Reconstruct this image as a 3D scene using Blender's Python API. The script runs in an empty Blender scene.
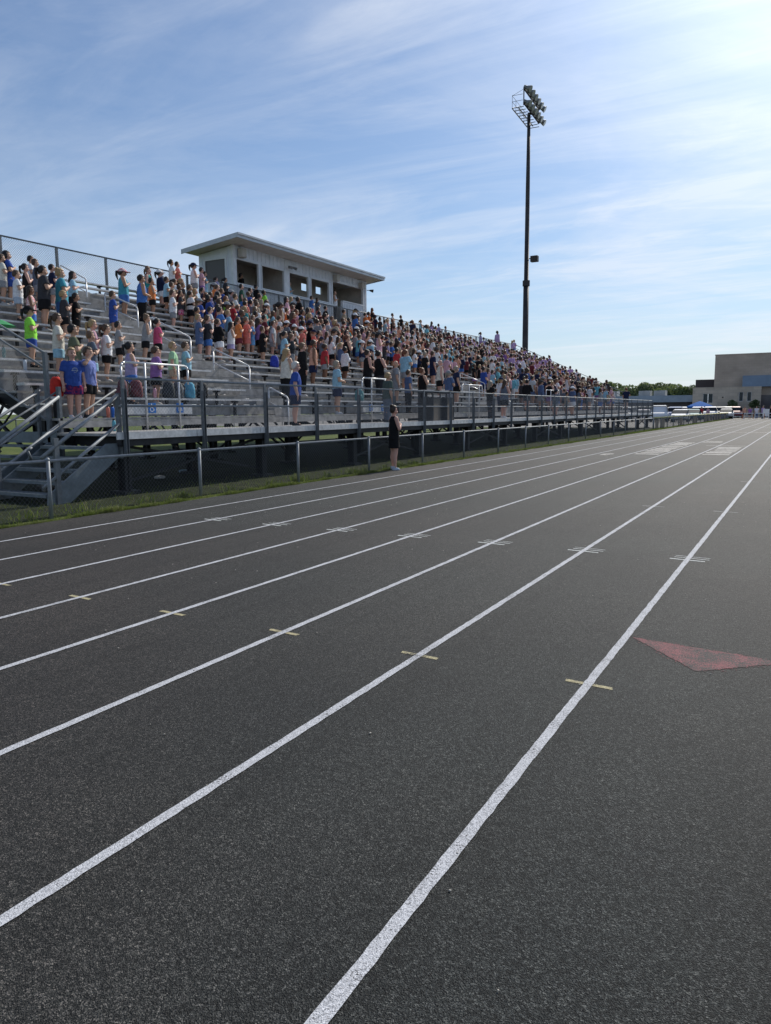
import bpy, bmesh, math, random
from mathutils import Vector, Matrix, Quaternion
R = math.radians
D = bpy.data
sc = bpy.context.scene
COL = sc.collection

# ------------------------------------------------------------------ camera, sky, sun, exposure
cam_data = D.cameras.new('camera'); cam = D.objects.new('camera', cam_data); COL.objects.link(cam)
yaw, pit, rol = R(29.457), R(7.743), R(-0.475)
fw = Vector((-math.sin(yaw)*math.cos(pit), math.cos(yaw)*math.cos(pit), -math.sin(pit)))
rt = fw.cross(Vector((0, 0, 1))).normalized(); up = rt.cross(fw)
r2 = math.cos(rol)*rt + math.sin(rol)*up; u2 = -math.sin(rol)*rt + math.cos(rol)*up
m = Matrix((r2, u2, -fw)).transposed().to_4x4(); m.translation = (0, 0, 1.536)
cam.matrix_world = m
cam_data.sensor_fit = 'VERTICAL'; cam_data.sensor_height = 24.0; cam_data.lens = 745/1024*24.0
cam_data.clip_start = 0.05; cam_data.clip_end = 6000
sc.camera = cam

SUN_EL, SUN_AZ = R(40.0), R(6.0)          # azimuth from +Y, clockwise positive
w = D.worlds.new('World'); sc.world = w; w.use_nodes = True
nt = w.node_tree; nt.nodes.clear()
def N(nt, t, **kw):
    n = nt.nodes.new(t)
    for k, v in kw.items():
        if k.startswith('i_'):
            key = k[2:]; key = int(key) if key.isdigit() else key.replace('_', ' ')
            n.inputs[key].default_value = v
        else: setattr(n, k, v)
    return n
def lk(nt, a, b): nt.links.new(a, b)
def mth(nt, op, a, b=None, clamp=False):
    n = nt.nodes.new('ShaderNodeMath'); n.operation = op; n.use_clamp = clamp
    for i, v in enumerate((a, b)):
        if v is None: continue
        if isinstance(v, (int, float)): n.inputs[i].default_value = v
        else: lk(nt, v, n.inputs[i])
    return n.outputs[0]
def ramp(nt, fac, pts):
    r = nt.nodes.new('ShaderNodeValToRGB'); lk(nt, fac, r.inputs[0])
    el = r.color_ramp.elements
    while len(el) < len(pts): el.new(0.5)
    for e, (p, c) in zip(el, pts): e.position = p; e.color = (*c, 1) if len(c) == 3 else c
    return r.outputs[0]
sky = N(nt, 'ShaderNodeTexSky', sky_type='NISHITA', sun_disc=False)
sky.sun_elevation = SUN_EL; sky.sun_rotation = SUN_AZ
sky.air_density = 1.0; sky.dust_density = 0.7; sky.ozone_density = 3.0; sky.altitude = 200
tc = N(nt, 'ShaderNodeTexCoord'); sep = N(nt, 'ShaderNodeSeparateXYZ'); lk(nt, tc.outputs['Generated'], sep.inputs[0])
zz = mth(nt, 'ADD', mth(nt, 'MAXIMUM', sep.outputs[2], 0.0), 0.07)
cx = mth(nt, 'DIVIDE', sep.outputs[0], zz); cy = mth(nt, 'DIVIDE', sep.outputs[1], zz)
comb = N(nt, 'ShaderNodeCombineXYZ'); lk(nt, cx, comb.inputs[0]); lk(nt, cy, comb.inputs[1])
def cloud(rot, sx, sy, scale, detail, dist, lo, hi, off):
    mp = N(nt, 'ShaderNodeMapping'); lk(nt, comb.outputs[0], mp.inputs[0])
    mp.inputs['Rotation'].default_value = (0, 0, R(rot)); mp.inputs['Scale'].default_value = (sx, sy, 1)
    mp.inputs['Location'].default_value = (off, off*0.7, 0)
    no = N(nt, 'ShaderNodeTexNoise', i_Scale=scale, i_Detail=detail, i_Roughness=0.62, i_Distortion=dist)
    lk(nt, mp.outputs[0], no.inputs['Vector'])
    return ramp(nt, no.outputs[0], [(lo, (0, 0, 0)), (hi, (1, 1, 1))])
c1 = cloud(-38, 0.55, 1.0, 0.55, 10, 0.9, 0.44, 0.62, 3.1)       # broad veils
c2 = cloud(-50, 0.30, 1.2, 1.3, 11, 1.3, 0.45, 0.64, 7.7)       # fine streaks
c3 = cloud(-20, 0.40, 1.0, 2.6, 10, 1.2, 0.48, 0.68, 1.3)
cm_ = cloud(10, 0.8, 1.0, 0.32, 3, 0.3, 0.38, 0.62, 5.2)     # where the cirrus is thick         # small wisps
fac = mth(nt, 'ADD', mth(nt, 'MULTIPLY', c1, 0.44), mth(nt, 'ADD', mth(nt, 'MULTIPLY', c2, 0.36), mth(nt, 'MULTIPLY', c3, 0.34)))
fac = mth(nt, 'MULTIPLY', fac, mth(nt, 'ADD', mth(nt, 'MULTIPLY', cm_, 0.8), 0.42))
fac = mth(nt, 'MINIMUM', mth(nt, 'ADD', fac, 0.07), 0.8)
tint = N(nt, 'ShaderNodeVectorMath', operation='MULTIPLY'); lk(nt, sky.outputs[0], tint.inputs[0]); tint.inputs[1].default_value = (0.80, 0.98, 1.13)
# low veil of haze over the horizon
hz_ = N(nt, 'ShaderNodeMix', data_type='RGBA'); lk(nt, mth(nt, 'MULTIPLY', mth(nt, 'POWER', 2.718, mth(nt, 'MULTIPLY', mth(nt, 'MAXIMUM', sep.outputs[2], 0.0), -7.0)), 0.8), hz_.inputs['Factor'])
lk(nt, tint.outputs[0], hz_.inputs['A']); hz_.inputs['B'].default_value = (6.9, 7.6, 8.2, 1)
class _S: outputs = [hz_.outputs['Result']]
sky = _S
mix = N(nt, 'ShaderNodeMix', data_type='RGBA')
lk(nt, fac, mix.inputs['Factor']); lk(nt, sky.outputs[0], mix.inputs['A'])
# lit ice cloud: brighter where the sky behind it is brighter (towards the sun)
cl = N(nt, 'ShaderNodeMix', data_type='RGBA', blend_type='MIX'); cl.inputs['Factor'].default_value = 0.7
lk(nt, sky.outputs[0], cl.inputs['A']); cl.inputs['B'].default_value = (8.2, 8.9, 9.9, 1)
sc2 = N(nt, 'ShaderNodeVectorMath', operation='MULTIPLY'); lk(nt, cl.outputs['Result'], sc2.inputs[0]); sc2.inputs[1].default_value = (1.08, 1.05, 1.03)
lk(nt, sc2.outputs[0], mix.inputs['B'])
# forward scattering of the thin cirrus round the sun
sdv = (math.sin(SUN_AZ)*math.cos(SUN_EL), math.cos(SUN_AZ)*math.cos(SUN_EL), math.sin(SUN_EL))
dt = N(nt, 'ShaderNodeVectorMath', operation='DOT_PRODUCT'); lk(nt, tc.outputs['Generated'], dt.inputs[0]); dt.inputs[1].default_value = sdv
gl_ = mth(nt, 'POWER', mth(nt, 'MAXIMUM', dt.outputs['Value'], 0.0), 19.0)
gm_ = mth(nt, 'MULTIPLY', gl_, mth(nt, 'ADD', mth(nt, 'MULTIPLY', fac, 6.0), 10.5))
gv = N(nt, 'ShaderNodeVectorMath', operation='SCALE'); gv.inputs[0].default_value = (1.0, 0.98, 0.93); lk(nt, gm_, gv.inputs['Scale'])
ad = N(nt, 'ShaderNodeVectorMath', operation='ADD'); lk(nt, mix.outputs['Result'], ad.inputs[0]); lk(nt, gv.outputs[0], ad.inputs[1])
bg = N(nt, 'ShaderNodeBackground', i_Strength=0.094); lk(nt, ad.outputs[0], bg.inputs[0])
wo = N(nt, 'ShaderNodeOutputWorld'); lk(nt, bg.outputs[0], wo.inputs[0])

sd = D.lights.new('sun', 'SUN'); sd.energy = 4.4; sd.angle = R(0.55); sd.color = (1.0, 0.93, 0.82)
sun = D.objects.new('sun', sd); COL.objects.link(sun); sun.location = (-5, 60, 60)
sdir = Vector((math.sin(SUN_AZ)*math.cos(SUN_EL), math.cos(SUN_AZ)*math.cos(SUN_EL), math.sin(SUN_EL)))
sun.rotation_euler = (-sdir).to_track_quat('-Z', 'Y').to_euler()
vs = sc.view_settings
vs.view_transform = 'Standard'; vs.look = 'None'; vs.gamma = 1; vs.use_curve_mapping = False; vs.exposure = 0.0
sc.cycles.use_denoising = True
sc.cycles.max_bounces = 6; sc.cycles.transparent_max_bounces = 8

# ------------------------------------------------------------------ helpers
class MB:
    def __init__(s): s.v = []; s.f = []; s.m = []
    def quad(s, a, b, c, d, mi=0):
        n = len(s.v); s.v += [tuple(a), tuple(b), tuple(c), tuple(d)]; s.f.append((n, n+1, n+2, n+3)); s.m.append(mi)
    def box(s, x0, x1, y0, y1, z0, z1, mi=0):
        n = len(s.v)
        s.v += [(x, y, z) for z in (z0, z1) for y in (y0, y1) for x in (x0, x1)]
        for f in ((0, 2, 3, 1), (4, 5, 7, 6), (0, 1, 5, 4), (2, 6, 7, 3), (0, 4, 6, 2), (1, 3, 7, 5)):
            s.f.append(tuple(n+i for i in f)); s.m.append(mi)
    def bar(s, p, q, w, h=None, n=4, mi=0, up=(0, 0, 1), r2=None):
        p = Vector(p); q = Vector(q); d = (q-p).normalized(); upv = Vector(up)
        if abs(d.dot(upv)) > 0.98: upv = Vector((0, 1, 0))
        a = d.cross(upv).normalized(); b = a.cross(d)
        h = w if h is None else h; k = len(s.v)
        for e, (c, t) in enumerate(((p, 1.0), (q, 1.0 if r2 is None else r2))):
            for i in range(n):
                if n == 4: ca, cb = ((-1, -1), (1, -1), (1, 1), (-1, 1))[i]; ca *= w/2*t; cb *= h/2*t
                else: an = 2*math.pi*i/n; ca, cb = math.cos(an)*w/2*t, math.sin(an)*h/2*t
                s.v.append(tuple(c+a*ca+b*cb))
        for i in range(n):
            j = (i+1) % n; s.f.append((k+i, k+j, k+n+j, k+n+i)); s.m.append(mi)
        s.f.append(tuple(k+i for i in reversed(range(n)))); s.m.append(mi)
        s.f.append(tuple(k+n+i for i in range(n))); s.m.append(mi)
    def tube(s, pts, r, n=8, mi=0):
        for a, b in zip(pts[:-1], pts[1:]): s.bar(a, b, 2*r, 2*r, n, mi)
        for p in pts[1:-1]: s.ball(p, r*1.0, 6, 4, mi)
    def ball(s, c, r, nu=12, nv=8, mi=0):
        rx, ry, rz = (r, r, r) if isinstance(r, (int, float)) else r
        k = len(s.v)
        for j in range(nv+1):
            th = math.pi*j/nv
            for i in range(nu):
                ph = 2*math.pi*i/nu
                s.v.append((c[0]+rx*math.sin(th)*math.cos(ph), c[1]+ry*math.sin(th)*math.sin(ph), c[2]+rz*math.cos(th)))
        for j in range(nv):
            for i in range(nu):
                a = k+j*nu+i; b = k+j*nu+(i+1) % nu
                s.f.append((a, a+nu, b+nu, b)); s.m.append(mi)
    def loft(s, rings, n=16, mi=0, caps=True):
        """rings: (cx, cy, cz, rx, ry) horizontal ellipses bottom to top"""
        k = len(s.v)
        for (cx_, cy_, cz_, rx, ry) in rings:
            for i in range(n):
                a = 2*math.pi*i/n; s.v.append((cx_+rx*math.cos(a), cy_+ry*math.sin(a), cz_))
        for j in range(len(rings)-1):
            for i in range(n):
                a = k+j*n+i; b = k+j*n+(i+1) % n
                s.f.append((a, b, b+n, a+n)); s.m.append(mi)
        if caps:
            s.f.append(tuple(k+i for i in reversed(range(n)))); s.m.append(mi)
            e = k+(len(rings)-1)*n; s.f.append(tuple(e+i for i in range(n))); s.m.append(mi)
    def limb(s, pts, rads, n=12, mi=0):
        for (p, q, a, b) in zip(pts[:-1], pts[1:], rads[:-1], rads[1:]): s.bar(p, q, 2*a, 2*a, n, mi, r2=b/a)
        for p, r in zip(pts, rads): s.ball(p, r, n, 8, mi)
    def mesh(s, name, mats, smooth=False):
        me = D.meshes.new(name); me.from_pydata(s.v, [], s.f)
        for mt in (mats if isinstance(mats, (list, tuple)) else [mats]): me.materials.append(mt)
        if any(s.m): me.polygons.foreach_set('material_index', s.m)
        if smooth: me.polygons.foreach_set('use_smooth', [True]*len(s.f))
        me.validate(); me.update(); return me
    def build(s, name, mats, parent=None, smooth=False, bevel=0, loc=None):
        me = s.mesh(name, mats, smooth)
        if bevel:
            bm = bmesh.new(); bm.from_mesh(me); bmesh.ops.remove_doubles(bm, verts=bm.verts, dist=1e-5)
            ed = [e for e in bm.edges if len(e.link_faces) == 2 and e.calc_face_angle(0) > 0.6]
            bmesh.ops.bevel(bm, geom=ed, offset=bevel, segments=2, affect='EDGES', profile=0.6)
            bm.to_mesh(me); bm.free()
        return link(name, me, parent, loc)
def link(name, me, parent=None, loc=None):
    o = D.objects.new(name, me); COL.objects.link(o)
    if parent is not None: o.parent = parent
    if loc is not None: o.location = loc
    return o
def tag(o, label=None, cat=None, group=None, kind=None):
    if label: o['label'] = label
    if cat: o['category'] = cat
    if group: o['group'] = group
    if kind: o['kind'] = kind
    return o
def thing(name, label, cat, loc=(0, 0, 0), rz=0, group=None):
    o = D.objects.new(name, None); o.empty_display_size = 0.2; COL.objects.link(o)
    o.location = loc; o.rotation_euler = (0, 0, rz)
    return tag(o, label, cat, group)
def struct(o): o['kind'] = 'structure'; return o

# ------------------------------------------------------------------ materials
def pmat(name, color, rough=0.6, metal=0.0, spec=0.32, noise=None, bump=None, var=0.0):
    """noise=(scale, amount) mottles the base colour; bump=(scale, strength, distance)"""
    mt = D.materials.new(name); mt.use_nodes = True; t = mt.node_tree; b = t.nodes['Principled BSDF']
    b.inputs['Base Color'].default_value = (*color, 1); b.inputs['Roughness'].default_value = rough
    b.inputs['Metallic'].default_value = metal; b.inputs['Specular IOR Level'].default_value = spec
    co = N(t, 'ShaderNodeTexCoord')
    if noise:
        no = N(t, 'ShaderNodeTexNoise', i_Scale=noise[0], i_Detail=5.0, i_Roughness=0.6); lk(t, co.outputs['Object'], no.inputs['Vector'])
        a = noise[1]
        c = ramp(t, no.outputs[0], [(0.3, tuple(x*(1-a) for x in color)), (0.7, tuple(min(1, x*(1+a)) for x in color))])
        lk(t, c, b.inputs['Base Color'])
    if bump:
        nb = N(t, 'ShaderNodeTexNoise', i_Scale=bump[0], i_Detail=4.0); lk(t, co.outputs['Object'], nb.inputs['Vector'])
        bp = N(t, 'ShaderNodeBump', i_Strength=bump[1], i_Distance=bump[2]); lk(t, nb.outputs[0], bp.inputs['Height'])
        lk(t, bp.outputs[0], b.inputs['Normal'])
    return mt
M = {}
M['alu'] = pmat('aluminium_plank', (0.56, 0.565, 0.57), 0.45, 0.25, noise=(9, 0.22), bump=(60, 0.15, 0.002))
M['alu_dull'] = pmat('aluminium_tread', (0.30, 0.295, 0.29), 0.65, 0.15, noise=(5, 0.35), bump=(80, 0.3, 0.003))
M['galv'] = pmat('galvanised_pipe', (0.25, 0.27, 0.29), 0.6, 0.3, noise=(14, 0.2))
M['galv_dark'] = pmat('weathered_steel_post', (0.15, 0.165, 0.18), 0.6, 0.25, noise=(10, 0.25))
M['white_rail'] = pmat('pale_aluminium_rail', (0.62, 0.63, 0.64), 0.35, 0.35, noise=(12, 0.1))
M['wire'] = pmat('chain_link_wire', (0.34, 0.35, 0.36), 0.6, 0.2)
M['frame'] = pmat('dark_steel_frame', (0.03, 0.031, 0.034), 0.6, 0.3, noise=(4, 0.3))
M['stair'] = pmat('stair_steel', (0.16, 0.19, 0.215), 0.5, 0.4, noise=(6, 0.22), bump=(90, 0.2, 0.002))
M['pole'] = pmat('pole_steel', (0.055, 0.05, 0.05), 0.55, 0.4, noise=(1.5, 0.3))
M['lamp'] = pmat('floodlight_housing', (0.22, 0.23, 0.24), 0.5, 0.5, noise=(8, 0.2))
M['glassy'] = pmat('floodlight_lens', (0.35, 0.37, 0.38), 0.15, 0.2)
M['siding'] = pmat('painted_metal_siding', (0.60, 0.64, 0.70), 0.5, noise=(2.5, 0.10), bump=(30, 0.08, 0.003))
M['trim'] = pmat('white_trim', (0.62, 0.65, 0.68), 0.45, noise=(4, 0.08))
M['soffit'] = pmat('soffit_panel', (0.50, 0.47, 0.44), 0.7, noise=(3, 0.1))
M['roofing'] = pmat('roof_edge_metal', (0.42, 0.45, 0.48), 0.4, 0.3, noise=(3, 0.12))
M['box_interior'] = pmat('press_box_interior', (0.50, 0.46, 0.42), 0.8, noise=(3, 0.15))
M['grey_pane'] = pmat('window_glass', (0.085, 0.08, 0.076), 0.3, 0.0)
M['dark_plastic'] = pmat('dark_plastic', (0.02, 0.02, 0.022), 0.45)
M['beige_plastic'] = pmat('beige_speaker_case', (0.42, 0.40, 0.36), 0.6, noise=(20, 0.1))
M['concrete'] = pmat('concrete', (0.30, 0.29, 0.27), 0.85, noise=(3, 0.2), bump=(20, 0.3, 0.01))
M['bin_panel'] = pmat('pebbled_bin_panel', (0.16, 0.135, 0.11), 0.85, noise=(90, 0.5), bump=(80, 0.5, 0.006))
M['sign_blue'] = pmat('sign_blue', (0.02, 0.16, 0.50), 0.4)
M['sign_white'] = pmat('sign_white', (0.8, 0.8, 0.8), 0.5)
M['yellow'] = pmat('yellow_fence_cap', (0.52, 0.50, 0.22), 0.5, noise=(3, 0.2))
M['wire_dark'] = pmat('chain_link_wire_dull', (0.15, 0.155, 0.16), 0.6, 0.2)

def ground_mat(name, kind):
    mt = D.materials.new(name); mt.use_nodes = True; t = mt.node_tree; b = t.nodes['Principled BSDF']
    co = N(t, 'ShaderNodeTexCoord'); g = co.outputs['Object']
    def noise(s, d=4, r=0.6):
        n = N(t, 'ShaderNodeTexNoise', i_Scale=s, i_Detail=float(d), i_Roughness=r); lk(t, g, n.inputs['Vector']); return n.outputs[0]
    def vor(s, out='Distance'):
        n = N(t, 'ShaderNodeTexVoronoi', i_Scale=s); lk(t, g, n.inputs['Vector']); return n.outputs[out]
    def mixc(f, a, c, bt='MIX'):
        n = N(t, 'ShaderNodeMix', data_type='RGBA', blend_type=bt)
        for k, v in (('Factor', f), ('A', a), ('B', c)):
            if isinstance(v, tuple): n.inputs[k].default_value = (*v, 1)
            elif isinstance(v, (int, float)): n.inputs[k].default_value = v
            else: lk(t, v, n.inputs[k])
        return n.outputs['Result']
    if kind == 'track':
        grain = vor(250, 'Color'); sepg = N(t, 'ShaderNodeSeparateColor'); lk(t, grain, sepg.inputs[0])
        c = ramp(t, sepg.outputs[0], [(0.0, (0.003, 0.004, 0.0045)), (0.40, (0.014, 0.0155, 0.016)), (0.75, (0.036, 0.0375, 0.037)), (1.0, (0.115, 0.11, 0.107))])
        g2_ = N(t, 'ShaderNodeSeparateColor'); lk(t, vor(88, 'Color'), g2_.inputs[0])
        c = mixc(1.0, c, ramp(t, g2_.outputs[0], [(0, (0.45, 0.45, 0.46)), (0.55, (0.82, 0.82, 0.83)), (1, (1.4, 1.36, 1.33))]), 'MULTIPLY')
        big = ramp(t, noise(0.45, 6, 0.65), [(0.3, (0.68, 0.70, 0.73)), (0.72, (1.28, 1.24, 1.20))])
        c = mixc(1.0, c, big, 'MULTIPLY')
        hue = ramp(t, noise(0.13, 3, 0.5), [(0.38, (0.90, 1.03, 1.04)), (0.62, (1.07, 0.99, 0.96))])
        c = mixc(1.0, c, hue, 'MULTIPLY')
        cr = N(t, 'ShaderNodeTexWave', i_Scale=0.33, i_Distortion=0.6, i_Detail=2.0); lk(t, g, cr.inputs['Vector'])      # paving passes along the track
        c = mixc(0.5, c, ramp(t, cr.outputs[0], [(0.0, (0.72, 0.72, 0.72)), (0.03, (1, 1, 1)), (1.0, (1.05, 1.05, 1.05))]), 'MULTIPLY')
        mp = N(t, 'ShaderNodeMapping'); lk(t, g, mp.inputs[0]); mp.inputs['Scale'].default_value = (1.2, 0.10, 1)
        st = N(t, 'ShaderNodeTexNoise', i_Scale=1.3, i_Detail=6.0); lk(t, mp.outputs[0], st.inputs['Vector'])
        c = mixc(0.8, c, ramp(t, st.outputs[0], [(0.35, (0.85, 0.85, 0.85)), (0.65, (1.12, 1.11, 1.10))]), 'MULTIPLY')
        # scuffs: darker patches
        sc_ = ramp(t, noise(2.2, 8, 0.7), [(0.60, (1, 1, 1)), (0.75, (0.72, 0.72, 0.72))])
        c = mixc(0.7, c, sc_, 'MULTIPLY')
        lk(t, c, b.inputs['Base Color']); b.inputs['Roughness'].default_value = 0.72
        b.inputs['Specular IOR Level'].default_value = 0.22
        v2 = vor(240); bp = N(t, 'ShaderNodeBump', i_Strength=0.9, i_Distance=0.004); lk(t, v2, bp.inputs['Height'])
        lk(t, bp.outputs[0], b.inputs['Normal'])
    elif kind.startswith('paint'):
        col = {'paint_white': (0.46, 0.475, 0.51), 'paint_yellow': (0.40, 0.36, 0.22), 'paint_red': (0.22, 0.075, 0.085), 'paint_thin': (0.58, 0.62, 0.62), 'paint_worn': (0.50, 0.49, 0.47)}[kind]
        thr = {'paint_white': 0.555, 'paint_yellow': 0.53, 'paint_red': 0.472, 'paint_thin': 0.58, 'paint_worn': 0.50}[kind]
        grain = vor(250, 'Color'); sepg = N(t, 'ShaderNodeSeparateColor'); lk(t, grain, sepg.inputs[0])
        dk = ramp(t, sepg.outputs[0], [(0.0, (0.02, 0.02, 0.022)), (1.0, (0.075, 0.072, 0.072))])
        wear = mth(t, 'ADD', mth(t, 'MULTIPLY', noise(110, 3), 0.55), mth(t, 'MULTIPLY', noise(5.0, 7, 0.7), 0.45))
        f = ramp(t, wear, [(thr-0.02, (0, 0, 0)), (thr+0.06, (1, 1, 1))])
        pc = mixc(1.0, col, ramp(t, sepg.outputs[1], [(0, (0.45, 0.46, 0.47)), (0.4, (0.9, 0.9, 0.9)), (1, (1.3, 1.3, 1.3))]), 'MULTIPLY')
        lk(t, mixc(f, pc, dk), b.inputs['Base Color']); b.inputs['Roughness'].default_value = 0.75; b.inputs['Specular IOR Level'].default_value = 0.2
        v2 = vor(240); bp = N(t, 'ShaderNodeBump', i_Strength=0.7, i_Distance=0.003); lk(t, v2, bp.inputs['Height'])
        lk(t, bp.outputs[0], b.inputs['Normal'])
    elif kind == 'grass':
        c = ramp(t, noise(1.1, 8, 0.7), [(0.28, (0.035, 0.055, 0.014)), (0.5, (0.075, 0.105, 0.022)), (0.75, (0.14, 0.145, 0.045))])
        c = mixc(0.6, c, ramp(t, noise(26, 5), [(0.3, (0.6, 0.6, 0.6)), (0.7, (1.3, 1.3, 1.3))]), 'MULTIPLY')
        lk(t, c, b.inputs['Base Color']); b.inputs['Roughness'].default_value = 0.9; b.inputs['Specular IOR Level'].default_value = 0.15
        bp = N(t, 'ShaderNodeBump', i_Strength=0.6, i_Distance=0.04); lk(t, noise(30, 5), bp.inputs['Height']); lk(t, bp.outputs[0], b.inputs['Normal'])
    elif kind == 'lot':
        c = ramp(t, noise(0.7, 7, 0.65), [(0.3, (0.075, 0.072, 0.068)), (0.7, (0.12, 0.115, 0.108))])
        lk(t, c, b.inputs['Base Color']); b.inputs['Roughness'].default_value = 0.8
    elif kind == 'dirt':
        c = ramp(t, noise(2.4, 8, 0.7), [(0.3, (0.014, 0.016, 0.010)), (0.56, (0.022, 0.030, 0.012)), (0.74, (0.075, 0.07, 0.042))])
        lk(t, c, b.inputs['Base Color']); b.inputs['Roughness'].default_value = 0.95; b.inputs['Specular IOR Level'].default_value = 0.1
    return mt
for k, kind in (('track', 'track'), ('p_white', 'paint_white'), ('p_yellow', 'paint_yellow'), ('p_red', 'paint_red'), ('p_thin', 'paint_thin'), ('p_worn', 'paint_worn'), ('grass', 'grass'), ('lot', 'lot'), ('dirt', 'dirt')):
    M[k] = ground_mat('ground_'+kind, kind)
def grass_blade_mat():
    mt = D.materials.new('grass_blades'); mt.use_nodes = True; t = mt.node_tree; b = t.nodes['Principled BSDF']
    co = N(t, 'ShaderNodeTexCoord'); n = N(t, 'ShaderNodeTexNoise', i_Scale=2.2, i_Detail=6.0); lk(t, co.outputs['Object'], n.inputs['Vector'])
    n2 = N(t, 'ShaderNodeTexNoise', i_Scale=60.0, i_Detail=2.0); lk(t, co.outputs['Object'], n2.inputs['Vector'])
    f = mth(t, 'ADD', mth(t, 'MULTIPLY', n.outputs[0], 0.55), mth(t, 'MULTIPLY', n2.outputs[0], 0.45))
    lk(t, ramp(t, f, [(0.36, (0.045, 0.075, 0.015)), (0.48, (0.12, 0.14, 0.035)), (0.60, (0.26, 0.235, 0.11))]), b.inputs['Base Color'])
    b.inputs['Roughness'].default_value = 0.75
    tr = N(t, 'ShaderNodeBsdfTranslucent'); tr.inputs[0].default_value = (0.13, 0.19, 0.03, 1)
    ms = N(t, 'ShaderNodeMixShader', i_0=0.35); lk(t, b.outputs[0], ms.inputs[1]); lk(t, tr.outputs[0], ms.inputs[2])
    lk(t, ms.outputs[0], t.nodes['Material Output'].inputs[0]); return mt
M['blade'] = grass_blade_mat()
def leaf_mat(name, c1, c2):
    mt = D.materials.new(name); mt.use_nodes = True; t = mt.node_tree; b = t.nodes['Principled BSDF']
    co = N(t, 'ShaderNodeTexCoord'); n = N(t, 'ShaderNodeTexNoise', i_Scale=0.9, i_Detail=5.0); lk(t, co.outputs['Object'], n.inputs['Vector'])
    lk(t, ramp(t, n.outputs[0], [(0.35, c1), (0.65, c2)]), b.inputs['Base Color']); b.inputs['Roughness'].default_value = 0.6
    tr = N(t, 'ShaderNodeBsdfTranslucent'); tr.inputs[0].default_value = (c2[0]*1.3, c2[1]*1.3, c2[2], 1)
    ms = N(t, 'ShaderNodeMixShader', i_0=0.3); lk(t, b.outputs[0], ms.inputs[1]); lk(t, tr.outputs[0], ms.inputs[2])
    lk(t, ms.outputs[0], t.nodes['Material Output'].inputs[0]); return mt
M['leaf'] = leaf_mat('tree_leaves', (0.055, 0.09, 0.038), (0.15, 0.195, 0.09))
M['bark'] = pmat('tree_bark', (0.09, 0.07, 0.05), 0.9, noise=(6, 0.3))
def brick_mat(name, c1, c2, mortar, scale, bw=0.5, rh=0.25):
    mt = D.materials.new(name); mt.use_nodes = True; t = mt.node_tree; b = t.nodes['Principled BSDF']
    co = N(t, 'ShaderNodeTexCoord'); mp = N(t, 'ShaderNodeMapping'); lk(t, co.outputs['Object'], mp.inputs[0]); mp.inputs['Rotation'].default_value = (R(90), 0, 0)
    br = N(t, 'ShaderNodeTexBrick', i_Scale=scale); lk(t, mp.outputs[0], br.inputs['Vector'])
    br.inputs['Color1'].default_value = (*c1, 1); br.inputs['Color2'].default_value = (*c2, 1); br.inputs['Mortar'].default_value = (*mortar, 1)
    br.inputs['Mortar Size'].default_value = 0.012; br.inputs['Brick Width'].default_value = bw; br.inputs['Row Height'].default_value = rh
    n = N(t, 'ShaderNodeTexNoise', i_Scale=0.35, i_Detail=6.0); lk(t, co.outputs['Object'], n.inputs['Vector'])
    mx = N(t, 'ShaderNodeMix', data_type='RGBA', blend_type='MULTIPLY'); mx.inputs['Factor'].default_value = 1
    lk(t, br.outputs[0], mx.inputs['A']); lk(t, ramp(t, n.outputs[0], [(0.3, (0.85, 0.85, 0.85)), (0.7, (1.12, 1.12, 1.12))]), mx.inputs['B'])
    lk(t, mx.outputs['Result'], b.inputs['Base Color']); b.inputs['Roughness'].default_value = 0.85; return mt
M['brick_tan'] = brick_mat('tan_block_wall', (0.50, 0.41, 0.33), (0.46, 0.375, 0.30), (0.39, 0.33, 0.27), 1.0, 0.8, 0.4)
M['stone_tan'] = brick_mat('banded_stone_wall', (0.60, 0.51, 0.41), (0.48, 0.41, 0.33), (0.38, 0.34, 0.29), 1.0, 1.2, 0.5)
M['brick_dark'] = pmat('dark_brown_cladding', (0.06, 0.048, 0.05), 0.6, noise=(1, 0.15))
M['metal_blue'] = pmat('blue_grey_cladding', (0.20, 0.27, 0.36), 0.5, 0.2, noise=(1, 0.1))
M['fascia_blue'] = pmat('grey_blue_fascia', (0.30, 0.36, 0.42), 0.5, 0.2, noise=(1, 0.1))
M['dark_wall'] = pmat('low_wall', (0.12, 0.11, 0.11), 0.8, noise=(1, 0.2))  # plain dark grey for the low building and the lower wing
M['glass_dark'] = pmat('building_glass', (0.03, 0.05, 0.06), 0.1)
M['hvac'] = pmat('hvac_casing', (0.42, 0.42, 0.41), 0.6, noise=(4, 0.15))
M['canopy'] = pmat('blue_canopy_cloth', (0.006, 0.12, 0.42), 0.9, noise=(3, 0.1))
M['tyre'] = pmat('tyre_rubber', (0.015, 0.015, 0.015), 0.85)
M['rim'] = pmat('wheel_rim', (0.45, 0.45, 0.46), 0.35, 0.7)
M['car_glass'] = pmat('car_glass', (0.02, 0.025, 0.03), 0.3, spec=0.2)
M['head'] = pmat('car_headlight', (0.7, 0.72, 0.75), 0.1)
M['tail'] = pmat('car_tail_light', (0.35, 0.02, 0.02), 0.2)

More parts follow.
